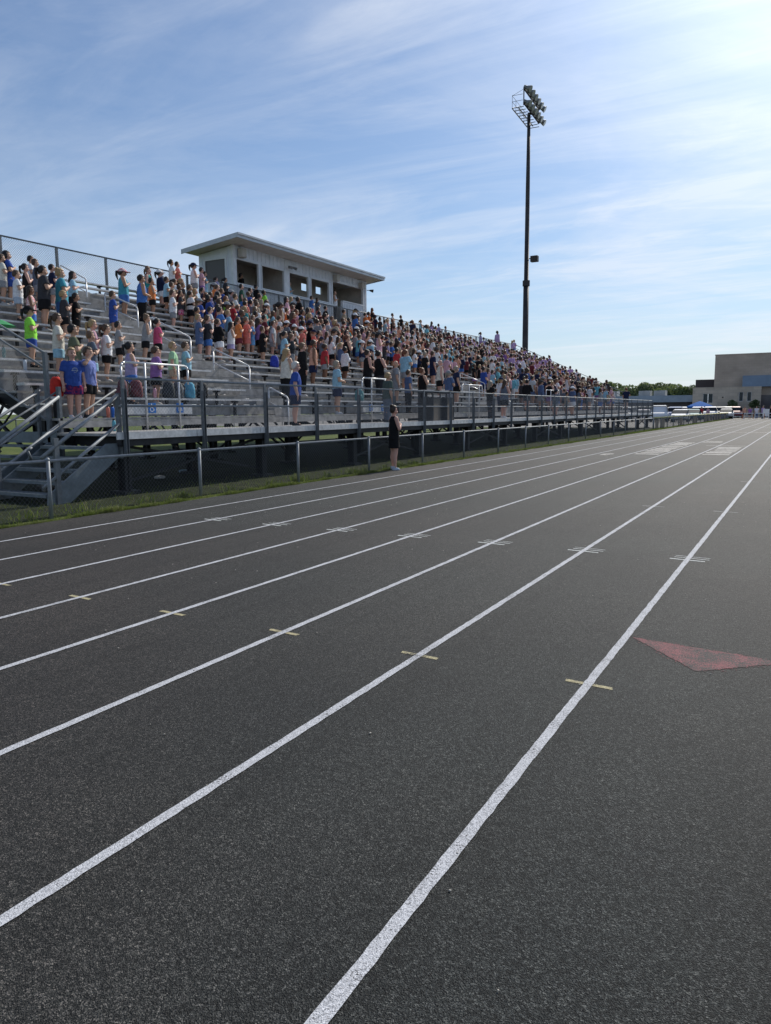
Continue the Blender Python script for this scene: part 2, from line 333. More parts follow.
# ------------------------------------------------------------------ the setting: ground, track, markings
b = MB(); b.box(-1500, 1500, -300, 2500, -0.6, -0.012); struct(b.build('ground', M['grass']))
b = MB(); b.quad((-9.42, -30, -0.004), (70, -30, -0.004), (70, 140, -0.004), (-9.42, 140, -0.004))
struct(b.build('running_track', M['track']))
b = MB(); b.quad((-70, 64, -0.008), (-9.6, 64, -0.008), (-9.6, 139, -0.008), (-70, 139, -0.008))
b.quad((-9.6, 115.5, 0.0), (40, 115.5, 0.0), (40, 139, 0.0), (-9.6, 139, 0.0))
struct(b.build('parking_lot', M['lot']))
b = MB(); b.quad((-23.5, 9.0, -0.006), (-9.72, 2.0, -0.006), (-9.72, 64, -0.006), (-23.5, 64, -0.006)); struct(b.build('dark_ground', M['dirt']))  # dark mottled ground under the stand and just behind the fence
X0, LW = -0.996, 1.067
rnd = random.Random(5)
def strip(b, x0, x1, y0, y1, z, step=0.06, jit=0.0028):
    """a painted band along Y with slightly uneven edges"""
    n = max(1, int((y1-y0)/step)); prev = None
    for i in range(n+1):
        y = y0+(y1-y0)*i/n; a = (x0+rnd.uniform(-jit, jit), y, z); c = (x1+rnd.uniform(-jit, jit), y, z)
        if prev: b.quad(prev[0], prev[1], c, a)
        prev = (a, c)
b = MB()
for k in range(-1, 8):
    strip(b, X0-k*LW-0.025, X0-k*LW+0.025, -1, 20, 0.0); strip(b, X0-k*LW-0.025, X0-k*LW+0.025, 20, 113.8, 0.0, 0.5)
struct(b.build('lane_lines', M['p_white']))
b = MB()
for k in range(0, 8):
    x = X0-k*LW
    b.quad((x-0.13+rnd.uniform(-.012, .012), 4.06, 0.004), (x+0.13+rnd.uniform(-.012, .012), 4.045, 0.004), (x+0.132, 4.083, 0.004), (x-0.132, 4.098, 0.004)) if k < 6 else None
b.v = [(x, y, -0.002) for x, y, z in b.v]
o = b.build('yellow_lane_marks', M['p_yellow']); struct(o)
b = MB()
for k in range(0, 7):
    x = X0-k*LW
    for dy, ww in ((0, 0.032), (0.11, 0.02), (0.2, 0.014)):
        s = 0.0 if dy == 0 else 0.03
        b.quad((x-0.17+s, 8.03+dy, 0.004), (x+0.17+s, 8.0+dy, 0.004), (x+0.17+s, 8.0+dy+ww, 0.004), (x-0.17+s, 8.03+dy+ww, 0.004))
for k, y in ((0, 12.1), (1, 12.3), (0, 17.3), (1, 20.4)):
    x = X0-k*LW+(0.2 if k > 2 else 0); b.quad((x-0.17, y, 0.004), (x+0.17, y-0.03, 0.004), (x+0.17, y-0.015, 0.004), (x-0.17, y+0.02, 0.004))
b.v = [(x, y, -0.002) for x, y, z in b.v]
struct(b.build('thin_lane_marks', M['p_thin']))
b = MB()   # worn paint: exchange blocks
def patch(x0, x1, y0, y1, n):
    for i in range(n):
        y = y0+(y1-y0)*i/n; h = (y1-y0)/n*rnd.uniform(0.35, 0.8)
        a = x0+rnd.uniform(0, .12); c = x1-rnd.uniform(0, .12)
        b.quad((a, y, 0.004), (c, y+rnd.uniform(-.05, .05), 0.004), (c, y+h, 0.004), (a, y+h+rnd.uniform(-.05, .05), 0.004))
patch(-3.05, -2.14, 26.9, 32.6, 6); patch(-5.2, -4.3, 26.4, 36.5, 11); patch(-6.2, -5.7, 25.5, 26.6, 2)
patch(-4.15, -3.3, 36.5, 38.2, 2)
b.quad((-3.62, 33.3, 0.004), (-2.08, 33.3, 0.004), (-2.08, 33.5, 0.004), (-3.62, 33.5, 0.004))
for y in (52.0, 66.0, 84.0, 96.0): b.quad((-8.4, y, 0.004), (2, y, 0.004), (2, y+0.35, 0.004), (-8.4, y+0.35, 0.004))
b.v = [(x, y, -0.002) for x, y, z in b.v]
struct(b.build('worn_track_paint', M['p_worn']))
b = MB(); cor = [(-0.955, 5.09), (-0.49, 4.575), (-0.02, 4.99)]; out = []
for p_, q_ in zip(cor, cor[1:]+cor[:1]):
    for i in range(26): jj = 0 if i < 2 or i > 24 else .007; out.append((p_[0]+(q_[0]-p_[0])*i/26, p_[1]+(q_[1]-p_[1])*i/26+rnd.uniform(-jj, jj)))
n = len(out); b.v = [(-0.49, 4.88, -0.002)]+[(x, y, -0.002) for x, y in out]; b.f = [(0, i+1, (i+1) % n+1) for i in range(n)]; b.m = [0]*n
zc_ = -0.0016
for i in range(300):
    zc_ += 0.000004
    p_, q_ = rnd.choice(list(zip(cor, cor[1:]+cor[:1]))); t_ = rnd.random(); x = p_[0]+(q_[0]-p_[0])*t_+rnd.gauss(0, .018); y = p_[1]+(q_[1]-p_[1])*t_+rnd.gauss(0, .018); s_ = rnd.uniform(.002, .007)
    b.quad((x-s_, y, zc_), (x, y-s_, zc_), (x+s_, y, zc_), (x, y+s_, zc_))
struct(b.build('red_track_arrow', M['p_red']))
# debris flecks on the track (pebbles, pale chips)
b = MB()
for i in range(240):
    y = rnd.uniform(1.2, 16); x = rnd.uniform(-9.0, min(0.6, 0.02*y)); r = rnd.uniform(0.002, 0.0055)*(1+0.05*y)
    b.ball((x, y, 0.001), (r, r*rnd.uniform(.6, 1.3), r*.5), 6, 4)
tag(b.build('track_grit', pmat('pale_grit', (0.38, 0.36, 0.32), 0.9), smooth=True), 'scattered pale grit and chips lying on the black track', 'grit', kind='stuff')
# grass: fringe along the fence, verge, and under the stand
g = random.Random(11); V = []; F = []
def blade(x, y, h, wd, lean):
    a = g.uniform(0, 6.283); dx, dy = math.cos(a)*wd, math.sin(a)*wd; la = g.uniform(0, 6.283)
    n = len(V); lx, ly = math.cos(la)*lean, math.sin(la)*lean
    V.extend([(x-dx, y-dy, -0.01), (x+dx, y+dy, -0.01), (x+lx*.4+dx*.6, y+ly*.4+dy*.6, h*.6), (x+lx*.4-dx*.6, y+ly*.4-dy*.6, h*.6), (x+lx, y+ly, h)])
    F.extend([(n, n+1, n+2, n+3), (n+3, n+2, n+4)])
def clump(y): return 0.6+0.4*math.sin(y*1.7)+0.3*math.sin(y*4.1+1)+0.25*math.sin(y*9.3+2)
for i in range(30000):
    y = 4.5+44*(g.random()**1.7); s = 1+0.03*(y-5)
    x = -9.46+0.06*clump(y)-abs(g.gauss(0, 0.08))+0.03*math.sin(y*3)
    if g.random() > clump(y)+0.35: continue
    h = g.uniform(0.025, 0.085)*max(0.35, clump(y))*1.0; blade(x, y, h, 0.004*s, h*0.7)
for i in range(3500):
    y = 3.5+g.random()**1.5*40; x = -9.6-g.random()**1.6*2.3; h = g.uniform(0.015, 0.06)
    if g.random() < 0.02: h *= 2.3
    blade(x, y, h, 0.0045*(1+0.03*y), h*0.8)
for i in range(9000):
    y = 48+g.random()*66; x = -9.44-abs(g.gauss(0, 0.22)); blade(x, y, g.uniform(.03, .10), 0.02, 0.04)
for i in range(26):   # broad weeds at the fence foot
    y0 = 5.5+g.random()*14; x0 = -9.75-g.random()*0.3
    for j in range(26): blade(x0+g.gauss(0, .07), y0+g.gauss(0, .09), g.uniform(.05, .16), 0.011, 0.06)
me = D.meshes.new('grass_verge'); me.from_pydata(V, [], F); me.materials.append(M['blade'])
tag(link('grass_verge', me), 'ragged green and straw grass fringe growing between track and fence', 'grass', kind='stuff')

# ------------------------------------------------------------------ chain link and fences
def chain_mesh(name, w_, h_, pitch, r, mat):
    """two families of diagonal wires filling a w_ x h_ panel in the local YZ plane"""
    V = []; F = []
    for sgn, off in ((1, 0.003), (-1, -0.003)):
        c = -h_ if sgn > 0 else 0.0
        lim = w_ if sgn > 0 else w_+h_
        while c < lim:
            # y = c + z (sgn>0) or y = c - z
            if sgn > 0: z0 = max(0, -c); z1 = min(h_, w_-c)
            else: z0 = max(0, c-w_); z1 = min(h_, c)
            if z1-z0 > 0.01:
                y0 = c+sgn*z0; y1 = c+sgn*z1
                n = len(V)
                for (y, z) in ((y0, z0), (y1, z1)):
                    V += [(off+r, y, z), (off-r*.5, y-sgn*r*.6, z+r*.6), (off-r*.5, y+sgn*r*.6, z-r*.6)]
                F += [(n, n+1, n+4, n+3), (n+1, n+2, n+5, n+4), (n+2, n, n+3, n+5)]
            c += pitch
    me = D.meshes.new(name); me.from_pydata(V, [], F); me.materials.append(mat); return me

def fence_run(name, label, x, ys, h, post_r, mats, zb=0.0, cat='fence', pitch=0.076, group=None, top_r=0.0225, wr=0.0019):
    t = thing(name, label, cat, (x, ys[0], 0), group=group)
    bm_ = MB(); bm_.bar((0, -0.03, h), (0, ys[-1]-ys[0]+0.03, h), top_r*2, top_r*2, 8); bm_.build('top_rail', mats[0], t, True)
    pm = MB(); pm.bar((0, 0, -0.02), (0, 0, h+0.015), post_r*2, post_r*2, 10); pm.ball((0, 0, h+0.02), (post_r*1.15, post_r*1.15, 0.035), 10, 6); pme = pm.mesh('post', mats[1], True)
    cm = {}
    for i, y in enumerate(ys):
        link('post', pme, t, (0.045, y-ys[0], 0))
        if i < len(ys)-1:
            wd = round(ys[i+1]-y, 2)
            if wd not in cm: cm[wd] = chain_mesh('chain_link', wd, h-0.04, pitch, wr, M['wire_dark'])
            link('chain_link', cm[wd], t, (0, y-ys[0], 0.02))
    return t
ys = [-2.2+3.1*i for i in range(4)]+[10.25, 13.3, 16.35, 19.4, 22.4, 25.5, 28.5, 31.5]+[34.6+3.1*i for i in range(8)]
fence_run('track_fence', 'low grey chain link fence along the track edge below the grandstand', -9.75, ys, 0.84, 0.029, (M['galv'], M['galv']))
ys2 = [56.6+3.0*i for i in range(20)]
t = fence_run('yellow_topped_fence', 'low chain link fence with yellow cap beyond the grandstand', -9.75, ys2, 0.86, 0.034, (M['yellow'], M['galv_dark']), pitch=0.16, top_r=0.055, wr=0.005)
for i in range(0, 19):
    if rnd.random() < 0.6: b = MB(); b.box(0.03, 0.05, 3.0*i+rnd.uniform(.1, .8), 3.0*i+rnd.uniform(1.5, 2.9), 0.08, 0.74); b.build('windscreen', M['dark_plastic'], t)
# field fence seen through the gap under the end of the stand
ysf = [-40+6.0*i for i in range(18)]
t = thing('field_fence', 'distant thin post and rail field fence on sunlit grass behind the stand', 'fence', (-38, 0, 0))
b = MB(); b.bar((0, -40, 1.2), (0, 62, 1.2), 0.06, 0.06, 6); b.bar((0, -40, 0.1), (0, 62, 0.1), 0.03, 0.03, 6); b.build('rail', M['galv'], t)
pm = MB(); pm.bar((0, 0, 0), (0, 0, 1.22), 0.07, 0.07, 8); pme = pm.mesh('post', M['galv_dark'])
for y in ysf: link('post', pme, t, (0, y, 0))

# ------------------------------------------------------------------ the grandstand
YA, YB = 9.6, 63.2
DZ, RISE, TREAD, NR, XF = 1.16, 0.28, 0.61, 16, -12.7
def fz(n): return DZ+RISE*n
def fx(n): return XF-TREAD*n          # back edge of row n
AIS = [(16.35, 17.65), (34.3, 35.6), (52.2, 53.5)]
gs = thing('grandstand', 'long aluminium bleacher grandstand rising in rows beside the track', 'grandstand', (-12.7, YA, 0))
OX, OY = 12.7, -YA
def shift(b): b.v = [(x+OX, y+OY, z) for x, y, z in b.v]; return b
def gb(b, name, mat, parent=gs, **k): return shift(b).build(name, mat, parent, **k)
# deck: planks and the pale fascia
b = MB(); x = -11.0
while x > -12.66:
    b.box(x-0.222, x, YA-0.05, YB, DZ-0.05, DZ); x -= 0.232
gb(b, 'deck', M['alu_dull'])
b = MB(); y = YA-0.12
while y < YB:
    e = min(y+2.055, YB); b.box(-10.985, -10.96, y+0.004, e-0.004, DZ-0.11, DZ+0.025); y += 2.06
gb(b, 'fascia', M['alu'])
b = MB(); b.box(-11.12, -11.0, YA, YB, DZ-0.24, DZ-0.12)
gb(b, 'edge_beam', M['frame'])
segs = []; p = YA
for a, c in AIS: segs.append((p, a)); p = c
segs.append((p, YB))
BRK = []
for n in range(1, NR+1):
    z = fz(n); xb = fx(n)
    b = MB()                                     # footboards run the whole length
    b.box(xb+0.335, xb+0.60, YA, YB, z-0.045, z); b.box(xb+0.045, xb+0.315, YA, YB, z-0.045, z)
    gb(b, 'footboard', M['alu_dull'])
    b = MB(); b.box(xb+0.608, xb+0.625, YA, YB, z-(0.262 if n > 1 else 0.19), z-0.05); gb(b, 'riser', M['alu_dull'])
    b = MB()
    for a, c in segs:
        y = a
        while y < c-0.01:
            e = min(y+4.4, c); b.box(xb+0.02, xb+0.262, y+0.004, e-0.004, z+0.385, z+0.43); y += 4.4
        b.box(xb+0.015, xb+0.267, a-0.012, a, z+0.38, z+0.435); b.box(xb+0.015, xb+0.267, c, c+0.012, z+0.38, z+0.435)
    gb(b, 'bench_plank', M['alu'])
    y = YA+0.3
    while y < YB:
        if not any(a-0.05 < y < c+0.05 for a, c in AIS): BRK.append((y, xb, z))
        y += 1.8
BRK.sort(); bk = MB(); bk.box(0.11, 0.17, -0.03, 0.03, -0.02, 0.385); bk.box(0.03, 0.25, -0.028, 0.028, 0.335, 0.383); bkm = bk.mesh('bench_bracket', M['frame']); far = MB()
for i, (y, xb, z) in enumerate(BRK):
    if i < 96: link('bench_bracket', bkm, gs, (xb+OX, y+OY, z))
    else: far.box(xb+0.11, xb+0.17, y-0.03, y+0.03, z-0.02, z+0.385); far.box(xb+0.03, xb+0.25, y-0.028, y+0.028, z+0.335, z+0.383)
o = gb(far, 'far_bench_brackets', M['frame']); o['kind'] = 'stuff'
for a, c in AIS:                                  # half steps in the aisles
    for n in range(1, NR+1):
        z = fz(n); xb = fx(n)
        b = MB(); b.box(xb+0.31, xb+0.60, a+0.05, c-0.05, z-0.14+0.28, z-0.09+0.28) if n < NR else b.box(xb+0.31, xb+0.60, a+0.05, c-0.05, z+0.004, z+0.03)
        b.box(xb+0.595, xb+0.603, a+0.05, c-0.05, z+0.002, z+0.138) if n < NR else None
        gb(b, 'aisle_step', M['alu_dull'])
# understructure: bents every 4.12 m
bents = [YA+0.35+4.12*i for i in range(13)]+[YB-0.1]
for y in bents:
    b = MB()
    for xc in (-11.35, -13.6, -16.6, -19.6, -22.4):
        top = DZ-0.13 if xc > -12.7 else DZ+(abs(xc)-12.7)*RISE/TREAD-0.05
        b.box(xc-0.10, xc+0.10, y-0.012, y+0.012, 0, top); b.box(xc-0.10, xc-0.085, y-0.08, y+0.08, 0, top); b.box(xc+0.085, xc+0.10, y-0.08, y+0.08, 0, top)
        b.box(xc-0.2, xc+0.2, y-0.2, y+0.2, -0.02, 0.06)
    b.bar((-11.15, y, DZ-0.2), (-12.9, y, DZ-0.14), 0.1, 0.18); b.bar((-12.7, y, DZ-0.2), (-22.6, y, fz(NR)-0.12), 0.12, 0.30)
    b.bar((-13.6, y, 0.3), (-16.6, y, 2.4), 0.06); b.bar((-16.6, y, 0.4), (-19.6, y, 3.6), 0.06); b.bar((-19.6, y, 3.4), (-22.4, y, 0.4), 0.06); b.bar((-16.6, y, 2.4), (-13.6, y, 1.2), .05)
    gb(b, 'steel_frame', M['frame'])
for i, (y, y2) in enumerate(zip(bents[:-1], bents[1:])):
    for xc, zt in ((-11.4, 0.92), (-16.6, 2.6), (-22.4, 5.2)):
        if xc == -11.4 and i % 2: continue
        b = MB(); b.bar((xc, y, 0.2), (xc, y2, zt), 0.05); b.bar((xc, y, zt), (xc, y2, 0.2), 0.05); gb(b, 'cross_brace', M['frame'])
b = MB()
for xc in (-13.2, -15.0, -17.0, -19.0, -21.0): 
    zc = DZ+(abs(xc)-12.7)*RISE/TREAD-0.30; b.box(xc-0.05, xc+0.05, YA, YB, zc-0.15, zc-0.02)
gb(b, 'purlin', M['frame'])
# front guard rail
fg = link('front_guardrail', MB().mesh('e', M['galv']), gs)
D.objects.remove(fg); fg = D.objects.new('front_guardrail', None); COL.objects.link(fg); fg.parent = gs
GP = [9.68+2.06*i for i in range(26)]+[YB]
b = MB(); b.bar((-11.02, 9.62, 2.165), (-11.02, YB, 2.165), 0.045, 0.045, 8); b.bar((-11.02, 9.62, 1.66), (-11.02, YB, 1.66), 0.042, 0.042, 8)
gb(b, 'rail', M['galv'], fg, smooth=True)
pm = MB(); pm.box(-0.035, 0.0, -0.034, 0.034, 0.78, 2.18); pm.box(0.0, 0.045, 0.027, 0.034, 0.78, 1.98); pm.box(0.0, 0.045, -0.034, -0.027, 0.78, 1.98); pme = pm.mesh('post', M['galv_dark'])
cme = chain_mesh('chain_link', 2.06, 0.98, 0.078, 0.0020, M['wire'])
for i, y in enumerate(GP):
    link('post', pme, fg, (-10.955+OX, y+OY, 0))
    if i < 26: link('chain_link', cme, fg, (-11.05+OX, y+OY, 1.18))
# back guard
bg_ = D.objects.new('back_guardrail', None); COL.objects.link(bg_); bg_.parent = gs
BX = -22.66
BP = [9.0+2.06*i-0.0 for i in range(27)]
BP = [9.25+2.06*i for i in range(27)]
b = MB(); b.bar((BX, 9.25, 7.14), (BX, YB, 7.14), 0.055, 0.055, 8); b.bar((BX+0.03, 9.25, 6.10), (BX+0.03, YB, 6.10), 0.05, 0.05, 6)
gb(b, 'rail', M['galv_dark'], bg_, smooth=True)
pm = MB(); pm.box(-0.04, 0.04, -0.035, 0.035, 5.2, 7.15); pme = pm.mesh('post', M['galv_dark'])
cme2 = chain_mesh('chain_link', 2.06, 1.02, 0.085, 0.0036, M['wire'])
for y in BP:
    link('post', pme, bg_, (BX-0.02+OX, y+OY, 0))
    if y+2.06 < YB+0.5: link('chain_link', cme2, bg_, (BX+0.02+OX, y+OY, 6.11))
# end guards (following the rake)
for ye in (YA-0.03, YB+0.03):
    eg = D.objects.new('end_guardrail', None); COL.objects.link(eg); eg.parent = gs
    sl = RISE/TREAD
    def zr(x, h): return DZ+(abs(x)-12.7)*sl+h
    b = MB(); b.bar((-12.95, ye, zr(-12.95, 1.42)), (BX, ye, zr(BX, 1.42)), 0.05, 0.05, 8); b.bar((-12.95, ye, zr(-12.95, 1.13)), (BX, ye, zr(BX, 1.13)), 0.04, 0.04, 8)
    b.bar((-12.95, ye, zr(-12.95, 0.1)), (BX, ye, zr(BX, 0.1)), 0.05, 0.05, 8)
    gb(b, 'rail', M['galv'], eg, smooth=True)
    for x in (-12.95, -14.9, -16.85, -18.8, -20.75, -22.6):
        b = MB(); b.box(x-0.045, x+0.045, ye-0.03, ye+0.03, zr(x, -0.5), zr(x, 1.44)); gb(b, 'post', M['galv_dark'], eg)
    V = []; F = []; x = -12.95
    for sgn in (1, -1):
        for i in range(-15, 200):
            # shear the panel with the rake: u along X, h up
            pts = []
            u0 = i*0.078
            for hh in (0.1, 1.12):
                u = u0+sgn*(hh-0.1)
                pts.append((u, hh))
            (ua, ha), (ub, hb) = pts
            if ua < 0 or ub < 0 or ua > 9.6 or ub > 9.6: continue
            n = len(V); r = 0.0017
            for (u, hh) in pts:
                xx = -12.95-u; zz_ = zr(xx, hh); V += [(xx+OX, ye+r+OY, zz_), (xx-r+OX, ye-r+OY, zz_), (xx+r+OX, ye-r+OY, zz_)]
            F += [(n, n+1, n+4, n+3), (n+1, n+2, n+5, n+4), (n+2, n, n+3, n+5)]
    me = D.meshes.new('chain_link'); me.from_pydata(V, [], F); me.materials.append(M['wire']); link('chain_link', me, eg)
# aisle handrails (rounded corners, middle rail)
def handrail(y, xa, za, xb, zb, drop):
    """xa higher end, xb lower end; top rail from a to b with posts down"""
    b = MB(); r = 0.024
    def sm(c, d1, d2, rr=0.09, n=5):
        c = Vector(c); p = c+Vector(d1).normalized()*rr; q = c+Vector(d2).normalized()*rr
        return [tuple((1-t_)*(1-t_)*p+2*t_*(1-t_)*c+t_*t_*q) for t_ in [i/n for i in range(n+1)]]
    a = (xa, y, za); c = (xb, y, zb)
    dn = Vector((0, 0, -1)); ab = Vector(c)-Vector(a)
    pts = [(xa, y, za-drop)]+sm(a, dn, ab)+sm(c, -ab, dn)+[(xb, y, zb-drop)]
    b.tube(pts, r, 8)
    b.bar((xa, y, za-0.42), (xb, y, zb-0.42), 0.04, 0.04, 8)
    gb(b, 'aisle_handrail', M['white_rail'], gs, smooth=True)
for ya in (17.0, 34.95, 52.85):
    for (xa, za, xb, zb) in ((-13.37, 2.23, -12.70, 1.93), (-15.38, 3.39, -14.04, 2.83), (-17.9, 4.45, -16.26, 3.76), (-19.85, 5.36, -18.42, 4.79), (-21.91, 6.41, -20.69, 5.85)):
        handrail(ya, xa, za, xb, zb, 0.98)
# bars in front of the wheelchair places
def ubar(y0, y1, mat, x=-12.66, z=2.6, zd=1.17):
    b = MB(); r = 0.024
    pts = [(x, y0, z-0.42), (x, y0, z-0.1), (x, y0+0.03, z-0.03), (x, y0+0.1, z), (x, y1-0.1, z), (x, y1-0.03, z-0.03), (x, y1, z-0.1), (x, y1, z-0.42)]
    b.tube(pts, r, 8)
    for yy in (y0+(y1-y0)*0.33, y1-(y1-y0)*0.16): b.bar((x+.01, yy, zd), (x+.01, yy, z), 0.046, 0.046, 8)
    gb(b, 'front_bar', mat, gs, smooth=True)
ubar(11.15, 13.1, M['white_rail']); ubar(20.95, 22.7, M['white_rail'])
ubar(29.0, 31.2, M['white_rail']); ubar(40.5, 43.0, M['white_rail'])
# accessibility signs: blue plate, white wheelchair symbol
def ring(b, c, r0, r1, a0, a1, x, n=20, mi=1):
    for i in range(n):
        p, q = a0+(a1-a0)*i/n, a0+(a1-a0)*(i+1)/n
        b.quad((x, c[0]+r0*math.cos(p), c[1]+r0*math.sin(p)), (x, c[0]+r1*math.cos(p), c[1]+r1*math.sin(p)), (x, c[0]+r1*math.cos(q), c[1]+r1*math.sin(q)), (x, c[0]+r0*math.cos(q), c[1]+r0*math.sin(q)), mi)
for y in (11.96, 12.80, 21.5, 22.3):
    b = MB(); b.box(-0.006, 0, -0.11, 0.11, -0.11, 0.11, 0); x = 0.003
    ring(b, (-0.012, -0.03), 0.042, 0.056, R(120), R(395), x)
    ring(b, (-0.02, 0.078), 0.0, 0.016, 0, 2*math.pi, x)
    def seg(p, q, w_=0.014):
        d = Vector((q[0]-p[0], q[1]-p[1])).normalized()*w_/2; b.quad((x, p[0]+d[1], p[1]-d[0]), (x, q[0]+d[1], q[1]-d[0]), (x, q[0]-d[1], q[1]+d[0]), (x, p[0]-d[1], p[1]+d[0]), 1)
    seg((-0.02, 0.062), (-0.012, 0.0)); seg((-0.016, 0.03), (0.03, 0.028)); seg((-0.012, 0.0), (0.036, -0.002)); seg((0.036, -0.002), (0.056, -0.055)); seg((0.056, -0.055), (0.072, -0.05))
    b.v = [(xx, yy, zz_) for xx, yy, zz_ in b.v]
    o = b.build('accessibility_sign', [M['sign_blue'], M['sign_white']], gs, loc=(-12.655+OX+0.002, y+OY, 1.64))
b = MB()   # board that carries the signs
for a, c in ((11.1, 13.2), (21.0, 22.8)): b.box(-12.69, -12.665, a, c, 1.50, 1.72)
gb(b, 'front_riser_panel', M['alu'])
# stairs at the near end of the deck, descending towards -Y
st = D.objects.new('stair', None); COL.objects.link(st); st.parent = gs
for k in range(5):
    z = 0.93-0.19*k; y = YA-0.16-0.27*k
    b = MB(); b.box(-12.72, -11.16, y-0.27, y-0.01, z-0.04, z); b.box(-12.72, -11.16, y-0.275, y-0.265, z-0.055, z+0.002); gb(b, 'step', M['stair'], st)
for xs in (-11.12, -12.76):
    b = MB(); n = len(b.v)
    prof = [(YA+0.02, 0.98), (YA-0.24, 0.98), (YA-1.50, 0.16), (YA-1.52, -0.02), (YA-1.10, -0.02), (YA+0.02, 0.72)]
    for xx in (xs-0.02, xs+0.02):
        for (yy, zz_) in prof: b.v.append((xx, yy, zz_))
    k = len(prof); b.f.append(tuple(n+i for i in range(k))); b.m.append(0); b.f.append(tuple(n+k+i for i in reversed(range(k)))); b.m.append(0)
    for i in range(k): j = (i+1) % k; b.f.append((n+i, n+k+i, n+k+j, n+j)); b.m.append(0)
    gb(b, 'stringer', M['stair'], st)
    for (zt, zb_, rr) in ((1.86, 0.80, 0.036), (1.34, 0.30, 0.030)):
        b = MB(); b.bar((xs+0.03, YA+0.05, zt), (xs+0.03, YA-1.60, zb_), rr*2, rr*2, 8); gb(b, 'stair_rail', M['galv'], st, smooth=True)
    b = MB(); b.tube([(xs-0.06, YA+0.1, zt+0.62), (xs-0.06, YA-1.70, 0.98), (xs-0.06, YA-1.78, 0.93), (xs-0.06, YA-1.72, 0.78)], 0.021, 8); gb(b, 'grab_rail', M['galv_dark'], st, smooth=True)
    b = MB(); b.box(xs-0.03, xs+0.05, YA+0.04, YA+0.10, 0.7, 2.05 if xs < -12 else 1.9); gb(b, 'stair_post', M['galv_dark'], st)
    b = MB(); b.box(xs, xs+0.06, YA-1.36, YA-1.27, -0.02, 1.12); gb(b, 'stair_post', M['galv_dark'], st)
# second flight behind it: the rake-end stair at the back of the deck
st2 = D.objects.new('stair', None); COL.objects.link(st2); st2.parent = gs
for xs in (-13.2, -14.6):
    for dz_ in (0.0, -0.5):
        b = MB(); b.bar((xs, YA+0.0, 1.98+dz_), (xs, YA-1.9, 0.92+dz_), 0.06, 0.06, 8); gb(b, 'stair_rail', M['galv'], st2, smooth=True)
    b = MB(); b.box(xs-0.03, xs+0.03, YA-1.75, YA-1.69, 0, 1.02); b.box(xs-0.03, xs+0.03, YA-0.1, YA-0.04, 0, 2.0); gb(b, 'stair_post', M['galv_dark'], st2)
    b = MB(); b.bar((xs, YA-0.05, 0.86), (xs, YA-1.7, 0.02), 0.05, 0.24); gb(b, 'stringer', M['stair'], st2)
for k in range(5):
    z = 0.93-0.19*k; y = YA-0.16-0.30*k
    b = MB(); b.box(-14.57, -13.23, y-0.27, y-0.01, z-0.04, z); gb(b, 'step', M['stair'], st2)
b = MB(); b.box(-14.6, -12.72, YA-0.06, YA-0.045, DZ-0.2, DZ+0.02); gb(b, 'edge_plate', M['stair'], st2)

# ------------------------------------------------------------------ press box
PX, PYA, PYB = -22.92, 26.85, 38.45
pb = thing('press_box', 'white metal press box with slanted roof on top of the grandstand', 'press box', (PX, PYA, 0))
def pbb(b, name, mat, parent=pb, **k):
    b.v = [(x-PX, y-PYA, z) for x, y, z in b.v]; return b.build(name, mat, parent, **k)
PB = -24.95; ZF = 5.4
def rz_(x): return 9.08+(x-(-22.0))*0.11       # underside of the roof (falls to the back)
wins = [(27.02, 28.66), (28.84, 30.62), (31.0, 32.70), (32.88, 34.60)]
ops = wins+[(34.92, 38.18)]
def fwall(y0, y1, z0, z1): return (PX-0.10, PX, y0, y1, z0, z1)
b = MB(); zt = rz_(PX)-0.0
ylast = PYA
ZW0, ZW1 = 7.30, 8.42
for (a, c) in wins:
    b.box(*fwall(ylast, a, ZF, zt)); b.box(*fwall(a, c, ZF, ZW0)); b.box(*fwall(a, c, ZW1, zt)); ylast = c
b.box(*fwall(ylast, 34.92, ZF, zt)); b.box(*fwall(34.92, 38.18, 8.56, zt)); b.box(*fwall(38.18, PYB, ZF, zt)); b.box(*fwall(35.95, 38.18, ZF, 7.56))
b.box(*fwall(34.92, 35.95, ZF, 6.40))
# standing ribs of the siding
y = PYA+0.25
while y < PYB:
    inw = [w_ for w_ in wins if w_[0]-0.08 < y < w_[1]+0.08]
    if inw: b.box(PX, PX+0.018, y-0.02, y+0.02, ZF, ZW0-0.14); b.box(PX, PX+0.018, y-0.02, y+0.02, ZW1+0.1, zt-0.005)
    elif 34.85 < y < 38.2:
        b.box(PX, PX+0.018, y-0.02, y+0.02, 8.6, zt-0.005)
        if y > 36.0: b.box(PX, PX+0.018, y-0.02, y+0.02, ZF, 7.46)
    else: b.box(PX, PX+0.018, y-0.02, y+0.02, ZF, zt-0.005)
    y += 0.30
pbb(b, 'front_wall', M['siding'])
for yy, hole in ((PYA, True), (PYB-0.1, False)):
    b = MB(); n = 10
    xs_ = [PX-0.1+(PB-PX+0.1)*i/n for i in range(n+1)]
    for i in range(n):
        xa, xb = xs_[i], xs_[i+1]; z1 = rz_((xa+xb)/2)
        if hole and xa < -23.3 and xb > -24.6:
            b.box(xb, xa, yy, yy+0.1, ZF, 7.42); b.box(xb, xa, yy, yy+0.1, 8.42, z1-0.03)
        else: b.box(xb, xa, yy, yy+0.1, ZF, z1-0.03)
        b.box(xa-0.02, xa+0.02, yy-0.018 if hole else yy+0.1, yy if hole else yy+0.118, ZF, (7.40 if hole and -24.6 < xa < -23.3 else z1-0.05))
    pbb(b, 'end_wall', M['siding'])
b = MB(); bw = [(29.3, 29.9, 7.55, 8.2), (34.75, 35.35, 8.18, 8.58), (36.15, 36.75, 8.18, 8.58)]
zt_ = rz_(PB)-0.01; yl = PYA+0.1
